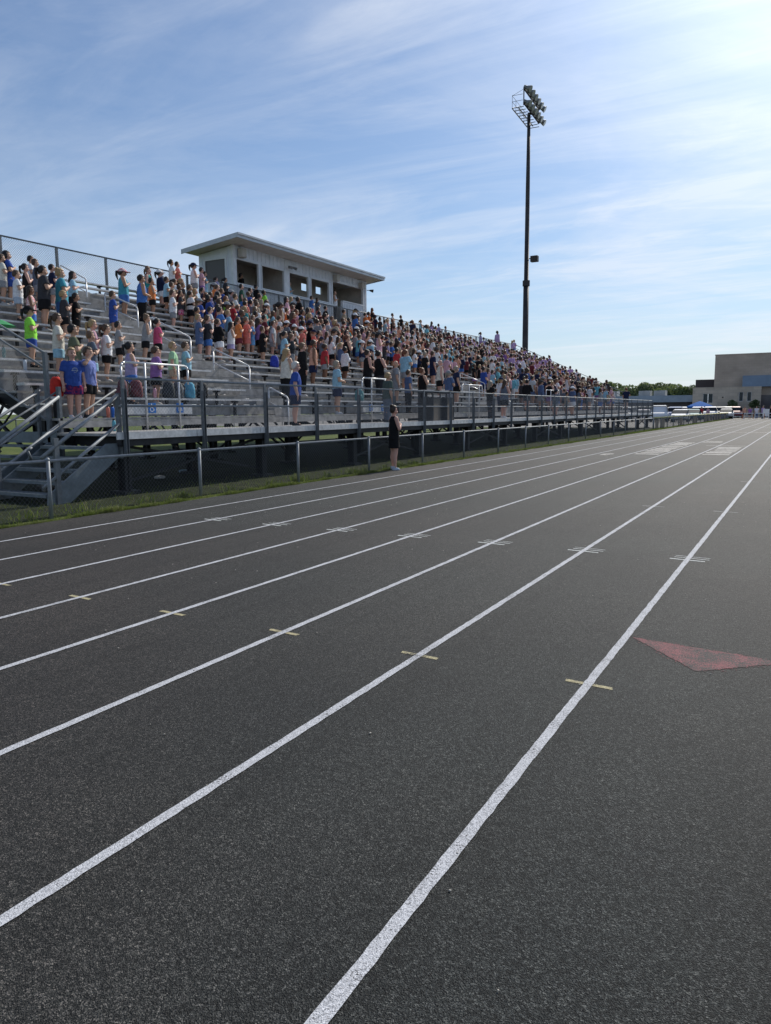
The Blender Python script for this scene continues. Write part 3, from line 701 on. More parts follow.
for (a, c, z0, z1) in bw[1:]:
    b.box(PB, PB+0.1, yl, a, ZF, zt_); b.box(PB, PB+0.1, a, c, ZF, z0); b.box(PB, PB+0.1, a, c, z1, zt_); yl = c
b.box(PB, PB+0.1, yl, PYB-0.1, ZF, zt_)
pbb(b, 'back_wall', M['box_interior'])
b = MB()
b.box(PB+0.1, PX-0.1, PYA+0.1, PYB-0.1, 6.28, 6.36)                                 # floor
for yy in (30.75, ): b.box(PB+0.1, PX-0.1, yy, yy+0.08, 6.36, 8.75)
for (xa, xb, z0, z1) in ((PX-0.112, PX-0.104, 6.36, ZW0), ): b.box(xa, xb, PYA+0.1, 34.7, z0, z1)
b.box(PB+0.1, PX-0.1, PYA+0.104, PYA+0.112, 6.36, 7.4); b.box(PB+.1, PX-.1, PYB-0.112, PYB-0.104, 6.36, 8.7)
pbb(b, 'interior', M['box_interior'])
b = MB()                                                                             # roof slab, underside soffit
def slab(b, x0, x1, y0, y1, t0, t1, mi=0):
    n = len(b.v); b.v += [(x0, y0, rz_(x0)+t0), (x1, y0, rz_(x1)+t0), (x1, y1, rz_(x1)+t0), (x0, y1, rz_(x0)+t0), (x0, y0, rz_(x0)+t1), (x1, y0, rz_(x1)+t1), (x1, y1, rz_(x1)+t1), (x0, y1, rz_(x0)+t1)]
    for f in ((0, 3, 2, 1), (4, 5, 6, 7), (0, 1, 5, 4), (1, 2, 6, 5), (2, 3, 7, 6), (3, 0, 4, 7)): b.f.append(tuple(n+i for i in f)); b.m.append(mi)
slab(b, -25.25, -21.98, 26.1, 38.95, 0.02, 0.13); pbb(b, 'roof', M['roofing'])
b = MB(); slab(b, -25.2, -22.05, 26.18, 38.87, 0.0, 0.016); pbb(b, 'soffit', M['soffit'])
b = MB(); slab(b, -21.98, -21.95, 26.07, 38.98, -0.06, 0.15); slab(b, -25.28, -21.98, 26.07, 26.1, -0.05, 0.15); slab(b, -25.28, -21.98, 38.95, 38.98, -0.05, 0.15)
slab(b, -21.95, -21.90, 26.05, 39.0, 0.06, 0.14); pbb(b, 'fascia', M['roofing'])
for i, (a, c) in enumerate(wins):
    wn = D.objects.new('window', None); COL.objects.link(wn); wn.parent = pb
    b = MB(); f = 0.045; x1 = PX+0.03
    b.box(PX-0.08, x1, a, a+f, ZW0+f, ZW1-f); b.box(PX-0.08, x1, c-f, c, ZW0+f, ZW1-f); b.box(PX-0.08, x1, a, c, ZW1-f, ZW1); b.box(PX-0.08, x1, a, c, ZW0, ZW0+f)
    pbb(b, 'frame', M['trim'], wn)
    if False:
        b = MB(); b.box(PX-0.06, PX-0.05, a+f, c-f, ZW0+f, ZW1-f); pbb(b, 'pane', M['grey_pane'], wn)
b = MB(); b.box(PX+0.0, PX+0.09, PYA+0.2, 34.9, ZW0-0.13, ZW0-0.03); pbb(b, 'ledge', M['trim'])
b = MB(); b.box(PX-0.11, PX+0.03, 34.80, 34.93, 6.3, 8.62); b.box(PX-0.11, PX+0.03, 34.93, 38.2, 8.50, 8.62); b.box(PX-0.11, PX+0.03, 38.12, 38.24, 6.3, 8.5); b.box(PX-0.13, PX+0.04, 35.93, 38.12, 7.56, 7.62); b.box(PX-0.11, PX+.03, 35.9, 35.98, 6.3, 7.555)
pbb(b, 'opening_trim', M['trim'])
for q in ((PYA-0.03, PYA+0.16), (30.64, 30.98), (PYB-.1, PYB+.03)):
    b = MB(); b.box(PX-0.095, PX+0.035, q[0], q[1], ZF, zt-0.01); pbb(b, 'corner_trim', M['trim'])
sw = D.objects.new('window', None); COL.objects.link(sw); sw.parent = pb
b = MB(); yy = PYA-0.03
b.box(-23.34, -23.28, yy, yy+0.08, 7.36, 8.46); b.box(-24.62, -24.56, yy, yy+0.08, 7.36, 8.46); b.box(-24.56, -23.34, yy, yy+0.08, 8.40, 8.46); b.box(-24.56, -23.34, yy, yy+0.08, 7.36, 7.42); pbb(b, 'frame', M['trim'], sw)
b = MB(); b.box(-24.56, -23.34, yy+0.05, yy+0.06, 7.42, 8.40); pbb(b, 'pane', M['grey_pane'], sw)
# things bolted to the front
b = MB(); b.box(PX+0.03, PX+0.26, 27.15, 27.5, 8.45, 8.85); b.box(PX+0.26, PX+0.275, 27.18, 27.47, 8.48, 8.82); pbb(b, 'speaker_case', M['beige_plastic'], bevel=0.02)
def twin(y, z):
    b = MB(); b.box(PX+0.02, PX+0.10, y-0.06, y+0.06, z-0.06, z+0.06)
    for s in (-1, 1):
        b.bar((PX+0.1, y, z), (PX+0.22, y+s*0.14, z-0.02), 0.03, 0.03, 6); b.bar((PX+0.18, y+s*0.13, z-0.01), (PX+0.36, y+s*0.2, z-0.09), 0.10, 0.10, 10, r2=1.5)
    pbb(b, 'floodlight', M['lamp'], smooth=False)
twin(31.0, 8.62)
b = MB(); b.box(PX+0.03, PX+0.3, 34.95, 35.25, 8.52, 8.85); b.box(PX+0.03, PX+0.3, 37.6, 37.9, 8.50, 8.80); pbb(b, 'speaker_case', M['beige_plastic'], bevel=0.02)
b = MB(); b.bar((PX+0.05, PYB+0.05, 8.5), (PX+0.2, PYB+0.25, 8.5), 0.04, 0.04, 6); b.bar((PX+0.15, PYB+0.2, 8.5), (PX+0.3, PYB+0.35, 8.47), 0.08, 0.08, 12, r2=2.4); pbb(b, 'horn_speaker', M['dark_plastic'])
b = MB(); b.bar((PX+0.08, 30.55, ZF), (PX+0.08, 30.55, ZW0-0.13), 0.04, 0.04, 8); pbb(b, 'conduit', M['galv_dark'])

# ------------------------------------------------------------------ light pole
lp = thing('stadium_light_pole', 'tall dark steel light pole with a rack of floodlights behind the grandstand', 'light pole', (-24, 69.9, 0))
b = MB()
zs = [0, 6, 13.4, 13.4, 22, 28.5]; rs = [0.30, 0.28, 0.26, 0.22, 0.19, 0.14]
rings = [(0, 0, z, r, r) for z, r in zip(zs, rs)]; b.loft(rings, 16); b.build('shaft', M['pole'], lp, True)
b = MB(); b.loft([(0, 0, 13.1, .34, .34), (0, 0, 13.6, .34, .34)], 16); b.build('collar', M['pole'], lp)
b = MB(); b.bar((0, 0, 15.6), (0.5, 0.3, 15.6), 0.08); b.box(0.3, 1.0, 0.1, 0.6, 15.3, 15.85); b.build('loudspeaker', M['pole'], lp, bevel=0.05)
# rack: two cross arms and a service platform, running along u (turned a little to the field)
u = Vector((-0.06, 1.0, 0)).normalized(); vv = Vector((u.y, -u.x, 0))      # vv points to the field
def P(a, o, z): q = u*a+vv*o; return (q.x, q.y, z)
b = MB()
for z in (28.45, 29.65): b.bar(P(-2.65, 0.25, z), P(2.65, 0.25, z), 0.14, 0.14)
for a in (-2.5, 0, 2.5): b.bar(P(a, 0.2, 28.3), P(a, 0.2, 29.7), 0.08)
b.build('cross_arm', M['pole'], lp)
b = MB()
for o_ in (-0.3, -0.85): b.bar(P(-2.5, o_, 28.2), P(2.5, o_, 28.2), 0.07)
for z in (28.75, 29.25): b.bar(P(-2.5, -0.85, z), P(2.5, -0.85, z), 0.035, 0.035, 6); b.bar(P(-2.5, -0.85, z), P(-2.5, 0.1, z), 0.035, 0.035, 6)
for i in range(9): a = -2.5+5.4*i/8; b.bar(P(a, -0.85, 28.2), P(a, 0.2, 28.2), 0.05)
for a in (-2.5, -1.35, 0, 1.35, 2.5): b.bar(P(a, -0.85, 28.2), P(a, -0.85, 29.3), 0.035, 0.035, 6)
for a in (-2.5, 0): b.bar(P(a, -0.85, 28.25), P(a+2.5, -0.85, 29.25), 0.02, 0.02, 5)
b.bar(P(-2.5, -0.85, 29.25), P(-2.5, 0.2, 29.65), .03, .03, 5)
b.build('service_platform', M['galv_dark'], lp)
for z, n in ((28.45, 6), (29.65, 6)):
    for i in range(n):
        a = -2.5+5.0*i/(n-1); fl = D.objects.new('floodlight', None); COL.objects.link(fl); fl.parent = lp
        c = Vector(P(a, 0.42, z+0.08)); d = (vv*1.0+Vector((0, 0, -0.55))+u*0.15*(i-2.5)*0.3).normalized()
        b = MB(); b.bar(c-d*0.22, c+d*0.06, 0.30, 0.30, 14); b.bar(c+d*0.06, c+d*0.46, 0.32, 0.32, 16, r2=1.85); b.bar(tuple(Vector(P(a, 0.25, z))), tuple(c-d*.1), 0.06)
        b.build('housing', M['lamp'], fl, True)
        b = MB(); b.bar(c+d*0.462, c+d*0.475, 0.54, 0.54, 16); b.build('lens', M['glassy'], fl)

# ------------------------------------------------------------------ school building and what stands round it
sb = thing('school_building', 'large tan school building with tall windowless block beyond the car park', 'building', (-10, 140, 0))
def s_(b, name, mat, parent=sb): b.v = [(x+10, y-140, z) for x, y, z in b.v]; return b.build(name, mat, parent)
b = MB(); b.box(-14.45, 26, 140.4, 172, 0, 10.35); b.box(-14.5, 26.05, 140.35, 172.05, 10.35, 10.55); s_(b, 'tall_block', M['brick_tan'])
b = MB(); b.box(-10.0, 26, 139.6, 140.38, 5.0, 6.85); s_(b, 'blue_clad_band', M['metal_blue'])
b = MB(); b.box(-17.6, -14.46, 142, 165, 4.8, 6.45); s_(b, 'dark_upper_block', M['brick_dark'])
b = MB()
zz0 = 0
for (x0, x1, z0, z1) in ((-17.56, -15.9, 0, 4.9), (-15.9, -14.35, 0, 2.35), (-15.9, -14.35, 3.95, 4.9), (-14.35, -10.35, 0, 4.9), (-10.35, -9.7, 0, 2.6), (-10.35, -9.7, 4.15, 4.9), (-9.7, -9.12, 0, 4.9), (-9.12, -8.47, 0, 2.6), (-9.12, -8.47, 4.15, 4.9), (-8.47, -7.05, 0, 4.9)): b.box(x0, x1, 138.6, 139.0, z0, z1)
b.box(-17.56, -7.05, 138.55, 139.0, 4.9, 5.02); b.box(-17.56, -7.05, 139.0, 139.55, 4.85, 5.0); b.box(-17.56, -17.3, 139, 140.3, 0, 4.84); b.box(-7.3, -7.05, 139.0, 140.3, 0, 4.84)
s_(b, 'stone_front', M['stone_tan'])
b = MB(); b.box(-7.04, 10, 139.2, 140.3, 0, 3.6); s_(b, 'lower_wing', M['dark_wall'])
for (x0, x1, z0, z1) in ((-15.9, -15.15, 2.35, 3.95), (-15.1, -14.35, 2.35, 3.95), (-10.35, -9.7, 2.6, 4.15), (-9.12, -8.47, 2.6, 4.15)):
    wn = D.objects.new('window', None); COL.objects.link(wn); wn.parent = sb
    b = MB(); b.box(x0+0.06, x1-0.06, 138.85, 138.87, z0+0.06, z1-0.06); s_(b, 'pane', M['glass_dark'], wn)
    b = MB()
    for q in ((x0, x0+.06, z0, z1), (x1-.06, x1, z0, z1), (x0+.06, x1-.06, z0, z0+.06), (x0+.06, x1-.06, z1-.06, z1)): b.box(q[0]+.001, q[1]-.001, 138.7, 138.9, q[2]+.001, q[3]-.001)
    s_(b, 'frame', M['trim'], wn)
b = MB(); b.box(-12.9, -12.7, 138.5, 138.6, 3.2, 3.4); s_(b, 'wall_lamp', M['dark_plastic'])
lw = thing('long_low_building', 'long low building with grey blue fascia and rooftop units', 'building', (-30, 141, 0))
def l_(b, name, mat, parent=lw): b.v = [(x+30, y-141, z) for x, y, z in b.v]; return b.build(name, mat, parent)
b = MB(); b.box(-60, -17.7, 141.5, 160, 0, 2.62); l_(b, 'wall', M['dark_wall'])
b = MB(); b.box(-60.2, -17.7, 140.6, 160.2, 2.62, 3.8); l_(b, 'fascia', M['fascia_blue'])
for x in (-27.2, -24.6, -33.0):
    b = MB(); b.box(x, x+1.0, 142.2, 144.5, 3.8, 4.72); b.box(x+1.0, x+2.0, 142.0, 144.3, 3.8, 4.75); b.box(x+1.1, x+1.9, 141.96, 142.0, 3.95, 4.6); l_(b, 'rooftop_unit', M['hvac'])
# trees
def crown_mesh(name, rx, ry, rz, nl, size, seed, lobes=9):
    g = random.Random(seed); V = []; F = []
    L = [(g.uniform(-.55, .55)*rx, g.uniform(-.55, .55)*ry, g.uniform(-.45, .6)*rz, g.uniform(.35, .6)) for _ in range(lobes)]+[(0, 0, 0, .7)]
    for i in range(nl):
        lx, ly, lz, lr = g.choice(L)
        while True:
            p = Vector((g.uniform(-1, 1), g.uniform(-1, 1), g.uniform(-1, 1)))
            if 0.25 < p.length < 1: break
        p = p.normalized()*(p.length**0.45)
        c = Vector((lx+p.x*lr*rx, ly+p.y*lr*ry, lz+p.z*lr*rz))
        a = Vector((g.gauss(0, 1), g.gauss(0, 1), g.gauss(0, 1))).normalized(); bb_ = a.orthogonal().normalized(); s = size*g.uniform(.6, 1.3)
        n = len(V); V += [tuple(c+a*s), tuple(c+bb_*s*.6), tuple(c-a*s), tuple(c-bb_*s*.6)]; F.append((n, n+1, n+2, n+3))
    me = D.meshes.new(name); me.from_pydata(V, [], F); me.materials.append(M['leaf']); return me
crowns = [crown_mesh('crown', 4, 3.5, 3.0, 4200, 0.26, s) for s in (1, 2, 3)]
trm = MB(); trm.bar((0, 0, 0), (0.1, 0, 3.2), 0.5, 0.5, 8, r2=.6); trm.bar((0.1, 0, 3.0), (0.9, .3, 5.0), .26, .26, 7, r2=.4); trm.bar((0.1, 0, 2.8), (-0.9, -.2, 4.8), .24, .24, 7, r2=.4); trm = trm.mesh('trunk', M['bark'])
g = random.Random(8)
desc = ['tall', 'broad', 'low rounded', 'ragged', 'dense dark', 'leaning', 'narrow', 'bushy', 'spreading', 'domed', 'thin topped', 'stocky', 'loose', 'full', 'lopsided', 'twin crowned']
xs_ = [-64, -57, -51, -46, -41, -36.5, -33, -29.5, -26.5, -23.5, -20.5, -17.5, -47, -38, -31, -25]
for i, x in enumerate(xs_):
    y = 172+g.uniform(-4, 5) if i < 12 else 184
    s = g.uniform(0.72, 0.98)
    t = thing('tree', '%s green tree behind the low building, %s' % (desc[i], ['left of the rooftop units', 'behind the rooftop units', 'near the tan school'][0 if x < -33 else 1 if x < -24 else 2]), 'tree', (x*1.22, y, 0), g.uniform(0, 6.28), 'trees behind the low building')
    t.scale = (s, s, s*(1.0 if x < -20 else 1.05)); link('trunk', trm, t); link('crown', crowns[i % 3], t, (0, 0, 4.9))
for (x, y, s, lab) in ((-27.4, 92, 0.86, 'leafy tree rising behind the far end of the grandstand'), (-33.0, 100, 0.8, 'smaller tree half hidden behind the back of the grandstand')):
    t = thing('tree', lab, 'tree', (x, y, 0), 1.1, 'trees behind the grandstand'); t.scale = (s*.7, s*.7, s*.92); link('trunk', trm, t); link('crown', crowns[1], t, (0, 0, 4.6))
bush = crown_mesh('crown', 1.0, 1.0, 0.8, 900, 0.12, 5, 5)
for (x, lab) in ((-11.1, 'small round tree in front of the tan school wall, left of its narrow windows'), (-7.9, 'small round tree in front of the tan school wall at its right corner'), (-4.6, 'small round tree before the dark lower wing of the school')):
    t = thing('small_tree', lab, 'tree', (x, 137.2, 0), x, 'small trees before the school'); link('crown', bush, t, (0, 0, 2.1))
    b = MB(); b.bar((0, 0, 0), (0, 0, 1.7), 0.12, 0.12, 7, r2=.7); b.build('trunk', M['bark'], t)
# canopy tent
ct = thing('canopy_tent', 'bright blue pop-up canopy tent standing among the parked cars', 'canopy', (-13.9, 118, 0), R(8))
b = MB(); n = 12
for i in range(n):
    pass
zc = lambda fx_, fy_: 2.55-0.75*max(abs(fx_), abs(fy_))**1.15
G = 8
for i in range(G):
    for j in range(G):
        q = [((i+a)/G*2-1, (j+c)/G*2-1) for a, c in ((0, 0), (1, 0), (1, 1), (0, 1))]
        b.quad(*[(fx_*1.75, fy_*1.75, zc(fx_, fy_)) for fx_, fy_ in q])
for s in (-1, 1):
    b.quad((s*1.75, -1.75, 1.6), (s*1.75, 1.75, 1.6), (s*1.75, 1.75, 1.8), (s*1.75, -1.75, 1.8)); b.quad((-1.75, s*1.75, 1.6), (1.75, s*1.75, 1.6), (1.75, s*1.75, 1.8), (-1.75, s*1.75, 1.8))
b.build('canopy_cloth', M['canopy'], ct)
for sx in (-1, 1):
    for sy in (-1, 1): b = MB(); b.box(sx*1.68-.02, sx*1.68+.02, sy*1.68-.02, sy*1.68+.02, 0, 1.8); b.build('leg', M['galv'], ct)

# cars
def car_proto(kind):
    L_, Wd, Hh = {'suv': (4.7, 1.85, 1.75), 'sedan': (4.6, 1.8, 1.43), 'van': (5.0, 1.95, 1.9)}[kind]
    hx, hw = L_/2, Wd/2
    P_ = {'suv': [(-hx, .45), (-hx, 1.0), (-hx+.25, 1.12), (-hx+.55, 1.66), (-hx+.9, 1.75), (.35, 1.74), (.75, 1.62), (1.25, 1.12), (hx-.35, .98), (hx-.05, .75), (hx, .42)],
          'sedan': [(-hx, .45), (-hx, .90), (-hx+.75, .98), (-hx+1.35, 1.38), (-hx+1.8, 1.43), (.2, 1.42), (.5, 1.36), (1.15, .95), (hx-.3, .80), (hx-.03, .62), (hx, .40)],
          'van': [(-hx, .45), (-hx, 1.2), (-hx+.15, 1.75), (-hx+.4, 1.88), (0, 1.9), (.9, 1.86), (1.2, 1.72), (1.75, 1.15), (hx-.2, 1.0), (hx-.02, .8), (hx, .42)]}[kind]
    bt = [(hx-.4, .28), (-hx+.4, .28)]
    prof = P_+bt; b = MB(); k = len(prof)
    def yw(z): return hw*(1.0 if z < 0.95 else 1.0-0.30*(z-0.95)/(Hh-0.95+.01)*0.75)
    for s in (-1, 1):
        for (x, z) in prof: b.v.append((x, s*yw(z), z))
    b.f.append(tuple(range(k))); b.m.append(0); b.f.append(tuple(k+i for i in reversed(range(k)))); b.m.append(0)
    for i in range(k): j = (i+1) % k; b.f.append((i, k+i, k+j, j)); b.m.append(0)
    body = b
    gl = MB(); zl = 0.98 if kind == 'sedan' else 1.12
    pz = [p for p in P_ if p[1] >= zl-.01]
    def inset(x, z, s, e): return (x, s*(yw(z)+e), z)
    zt = Hh-0.10
    x0 = pz[0][0]+.2; x1 = max(p[0] for p in P_ if abs(p[1]-zl) < .2)-.12
    xm = (x0+x1)/2-.1
    for s in (-1, 1):
        for (a0, a1, c0, c1) in ((x0+.12, xm-.05, x0+.5, xm-.05), (xm+.05, x1-.1, xm+.05, x1-.62)):
            gl.quad(inset(a0, zl+.02, s, .004), inset(a1, zl+.02, s, .004), inset(c1, zt, s, .004), inset(c0, zt, s, .004))
    i1 = max(i for i, p in enumerate(P_) if p[1] > Hh-.16); (xa, za), (xb, zb) = P_[i1], P_[i1+1]
    gl.quad((xa+.03, -.78*hw, za-.03), (xa+.03, .78*hw, za-.03), (xb-.02, .9*hw, zb+.05), (xb-.02, -.9*hw, zb+.05))
    i0 = min(i for i, p in enumerate(P_) if p[1] > Hh-.16); (xa, za), (xb, zb) = P_[i0-1], P_[i0]
    gl.quad((xa-.0, -.85*hw, za+.03), (xa-.0, .85*hw, za+.03), (xb-.03, .76*hw, zb-.02), (xb-.03, -.76*hw, zb-.02))
    return body, gl, hx, hw
cm = {}
for k in ('suv', 'sedan', 'van'):
    body, gl, hx, hw = car_proto(k)
    me = body.mesh('body', pmat('car_paint', (.5, .5, .5), 0.25)); bm = bmesh.new(); bm.from_mesh(me)
    bmesh.ops.bevel(bm, geom=[e for e in bm.edges if e.calc_face_angle(0) > 0.5], offset=0.05, segments=2, affect='EDGES'); bm.to_mesh(me); bm.free()
    gm = gl.mesh('glass', M['car_glass'])
    # push glass slightly off the body
    for v in gm.vertices: v.co.z += 0.012; v.co.x += 0.012 if v.co.x > 0 else -0.012
    wm = MB(); wm.bar((0, -.11, 0), (0, .11, 0), .66, .66, 18); wm = wm.mesh('tyre', M['tyre'])
    rm = MB(); rm.bar((0, -.115, 0), (0, .115, 0), .40, .40, 10); rm = rm.mesh('rim', M['rim'])
    hm = MB(); hm.box(-.03, .03, -.17, .17, -.07, .07); hm1 = hm.mesh('headlight', M['head']); hm = MB(); hm.box(-.03, .03, -.12, .12, -.12, .12); hm2 = hm.mesh('tail_light', M['tail'])
    cm[k] = (me, gm, wm, rm, hm1, hm2, hx, hw)
paint = {n: pmat('car_paint_'+n, c, 0.42, 0.1 if n != 'white' else 0.0) for n, c in (('white', (.72, .73, .75)), ('silver', (.42, .44, .46)), ('black', (.02, .02, .025)), ('red', (.30, .03, .03)), ('maroon', (.15, .03, .05)), ('blue', (.04, .10, .25)), ('grey', (.16, .17, .18)), ('teal', (.08, .2, .22)))}
def car(kind, col, x, y, rz, label):
    me, gm, wm, rm, h1, h2, hx, hw = cm[kind]
    t = thing('parked_car', label, 'car' if kind != 'van' else 'van', (x, y, 0), rz, 'cars parked beyond the grandstand')
    o = link('body', me, t); o.material_slots[0].link = 'OBJECT'; o.material_slots[0].material = paint[col]
    link('glass', gm, t)
    for wx in (hx-.85, -hx+.85):
        for s in (-1, 1):
            wl = link('wheel', wm, t, (wx, s*(hw-.09), .33)); link('rim', rm, wl)
    for s in (-1, 1): link('headlight', h1, t, (hx-.03, s*(hw-.28), .72)); link('tail_light', h2, t, (-hx+.02, s*(hw-.2), .85))
cars = [('van', 'white', -15.2, 92, -80, 'white van parked right behind the far end of the grandstand'),
 ('sedan', 'white', -12.7, 91, -86, 'white sedan parked between the white van and the canopy'),
 ('suv', 'silver', -19.0, 93, -88, 'silver car seen between the last posts of the grandstand rail'),
 ('suv', 'blue', -14.6, 100, -84, 'dark blue car in the row behind the white van'),
 ('sedan', 'teal', -13.0, 104, -80, 'teal sedan parked behind the white sedan'),
 ('suv', 'white', -15.6, 112, -82, 'white car just left of the blue canopy'),
 ('sedan', 'silver', -14.6, 108, -84, 'silver sedan parked in front of the blue canopy'),
 ('suv', 'white', -11.9, 113, -86, 'white sport utility car just right of the blue canopy'),
 ('suv', 'grey', -11.6, 121, -84, 'grey car parked behind the fence corner'),
 ('suv', 'maroon', -10.0, 127, -75, 'maroon car parked before the small round tree'),
 ('sedan', 'white', -12.4, 129, -84, 'white sedan deep in the lot below the school wall'),
 ('suv', 'black', -17.6, 118, -84, 'black car left of the canopy in the back row'),
 ('sedan', 'red', -20.6, 112, -84, 'red sedan in the back row behind the grandstand end'),
 ('suv', 'white', -23.5, 116, -84, 'white car farthest left in the back row')]
cars += [('suv', 'white', -13.6, 114, -85, 'white car tucked behind the right leg of the blue canopy'), ('sedan', 'silver', -10.4, 119, -84, 'silver sedan right behind the end of the yellow topped fence'), ('suv', 'white', -16.9, 103, -86, 'tall white car behind the white van'), ('sedan', 'white', -18.2, 99, -84, 'low white sedan seen past the last grandstand post'), ('suv', 'silver', -10.9, 124, -80, 'silver sport utility car in the row before the school windows')]
for k, c, x, y, rz, lab in cars: car(k, c, x, y, R(rz), lab)
# hurdles across the end of the straight
hm_ = pmat('hurdle_orange', (.55, .16, .04), .6)
for i in range(6):
    x = -8.5+1.35*i
    t = thing('hurdle', 'white and orange hurdle across the far end of the track, %s' % ['at the fence corner', 'second from the fence', 'third from the fence', 'fourth from the fence', 'fifth from the fence', 'farthest from the fence'][i], 'hurdle', (x, 113.9, 0), 0, 'hurdles at the end of the straight')
    b = MB(); b.box(-.6, .6, -.02, .02, .72, .82); b.box(-.6, .6, -.015, .015, .35, .40); b.build('crossbar', M['sign_white'], t)
    for s in (-1, 1): b = MB(); b.box(s*.56-.03, s*.56+.03, -.03, .03, .0, .74); b.box(s*.56-.035, s*.56+.035, -.6, .04, .0, .07); b.build('leg', hm_ if s > 0 else M['sign_white'], t)
b = MB(); b.box(-.4, .4, -.02, .02, .4, 1.35); b.box(-.36, -.3, -.01, .3, 0, .4); b.box(.3, .36, -.01, .3, 0, .4)
o = b.build('sandwich_board', M['sign_white'], loc=(-5.1, 115.0, 0)); tag(o, 'plain white board standing behind the hurdles', 'board')

# ------------------------------------------------------------------ bins, bags, bottles, litter on the stand
for y, lab in ((24.05, 'left one of two square pebbled litter bins on the deck'), (25.2, 'right one of two square pebbled litter bins on the deck')):
    t = thing('litter_bin', lab, 'litter bin', (-11.75, y, DZ), 0, 'square bins on the deck')
    b = MB(); b.box(-.28, .28, -.3, .3, 0, .78); b.build('casing', M['bin_panel'], t, bevel=.02)
    b = MB(); b.box(-.30, .30, -.32, -.27, 0, .8); b.box(-.30, .30, .27, .32, 0, .8); b.box(-.3, .3, -.27, .27, .78, .82); b.build('frame', M['dark_plastic'], t)
    b = MB(); n = 8
    for i in range(n):
        a0, a1 = math.pi*i/n, math.pi*(i+1)/n
        b.quad((-.3, -.34*math.cos(a0), .98+.12*math.sin(a0)), (.3, -.34*math.cos(a0), .98+.12*math.sin(a0)), (.3, -.34*math.cos(a1), .98+.12*math.sin(a1)), (-.3, -.34*math.cos(a1), .98+.12*math.sin(a1)))
    for sx in (-.29, .25):
        for sy in (-.33, .29): b.box(sx, sx+.04, sy, sy+.04, .8, .99)
    b.build('lid', M['dark_plastic'], t)
def rowpos(n, y, seat=False): return (fx(n)+(0.14 if seat else 0.42), y, fz(n)+(0.432 if seat else 0.0) if n > 0 else DZ)
def backpack(loc, rz, col, label):
    t = thing('backpack', label, 'backpack', loc, rz, 'bags left on the benches'); mt = pmat('backpack_cloth', col, .8, noise=(9, .25))
    b = MB(); b.loft([(0, 0, 0, .13, .09), (0, 0, .03, .15, .11), (0, 0, .2, .15, .11), (0, 0, .33, .13, .09), (0, 0, .39, .07, .05)], 14); b.build('bag', mt, t, True)
    b = MB(); b.loft([(0, -.1, .03, .10, .05), (0, -.11, .12, .11, .06), (0, -.1, .2, .09, .04)], 12); b.build('pocket', mt, t, True)
    b = MB(); b.tube([(-.06, .08, .36), (-.08, .14, .25), (-.07, .11, .05)], .014, 6); b.tube([(.06, .08, .36), (.08, .14, .25), (.07, .11, .05)], .014, 6); b.tube([(-.03, .02, .39), (0, .02, .43), (.03, .02, .39)], .01, 6); b.build('strap', M['dark_plastic'], t, True)
def bottle(loc, col, label, h=.24):
    t = thing('water_bottle', label, 'bottle', loc, 0, 'bottles left on the stand'); mt = pmat('bottle_body', col, .25)
    b = MB(); b.loft([(0, 0, 0, .036, .036), (0, 0, h*.72, .038, .038), (0, 0, h*.82, .028, .028), (0, 0, h*.88, .02, .02)], 14); b.build('bottle_body', mt, t, True)
    b = MB(); b.loft([(0, 0, h*.87, .024, .024), (0, 0, h, .022, .022)], 12); b.build('cap', M['dark_plastic'], t)
for a in (((1, 12.0, True), .3, (.16, .05, .06), 'maroon checked backpack on the front bench by the blue signs'), ((1, 11.62, True), -.4, (.13, .06, .07), 'dusky red backpack leftmost on the front bench'),
          ((1, 12.98, True), .2, (.04, .045, .05), 'black backpack on the front bench, left of a pale blue bag'), ((1, 13.28, True), -.2, (.10, .11, .12), 'charcoal backpack leaning beside the black backpack'),
          ((1, 13.66, True), .1, (.10, .35, .50), 'pale blue bag on the front bench below a child in mint shirt'), ((1, 14.1, True), .3, (.02, .02, .02), 'small black bag on the front bench near pink sneakers'),
          ((1, 9.95, True), 0, (.55, .03, .02), 'bright red bag at the left end of the lowest bench'), ((5, 20.2, True), .2, (.03, .05, .35), 'blue folding seat bag on an empty bench below the crowd'),
          ((1, 26.3, True), .2, (.45, .08, .06), 'red bag on the front bench right of the litter bins'), ((1, 21.6, True), .5, (.1, .25, .27), 'dull teal bag at the foot of the bench behind the rail')):
    backpack(rowpos(*a[0]), a[1], a[2], a[3])
for n, y, s, c, lab in ((4, 10.1, True, (.02, .12, .14), 'dark teal bottle on a bench near the left end'), (3, 10.15, True, (.5, .55, .6), 'clear plastic bottle on a bench at the left end'), (1, 10.25, True, (.6, .6, .65), 'white and red bottle beside the bright red bag'),
        (1, 12.55, True, (.55, .30, .38), 'pink bottle standing between the maroon and black backpacks'), (0, 10.75, False, (.1, .35, .45), 'turquoise bottle on the deck at the boys\' feet'), (1, 10.95, False, (.6, .2, .15), 'red and white bottle beside the boys\' feet'), (1, 11.07, False, (.03, .15, .55), 'royal blue bottle beside the boys\' feet')):
    x, yy, z = rowpos(n, y, s)
    if n == 0: x = -12.5
    bottle((x, yy, z), c, lab, .26)
PLAB = ['just right of the nearest aisle', 'a little right of the nearest aisle', 'hard against the nearest aisle', 'near the upper rail of the nearest aisle', 'beside the nearest aisle handrail', 'left of the nearest aisle', 'down on its footboard left of the aisle', 'between the aisle and the white haired adult', 'left of the aisle below the girls', 'left of the pair in black tank tops', 'below the blond adult in dark green', 'on the empty benches before the second aisle', 'just left of the second aisle', 'nearest the first aisle from the left', 'at the edge of the second aisle', 'behind the adult with the backpack']
pp = pmat('paper_white', (.72, .72, .70), .8)
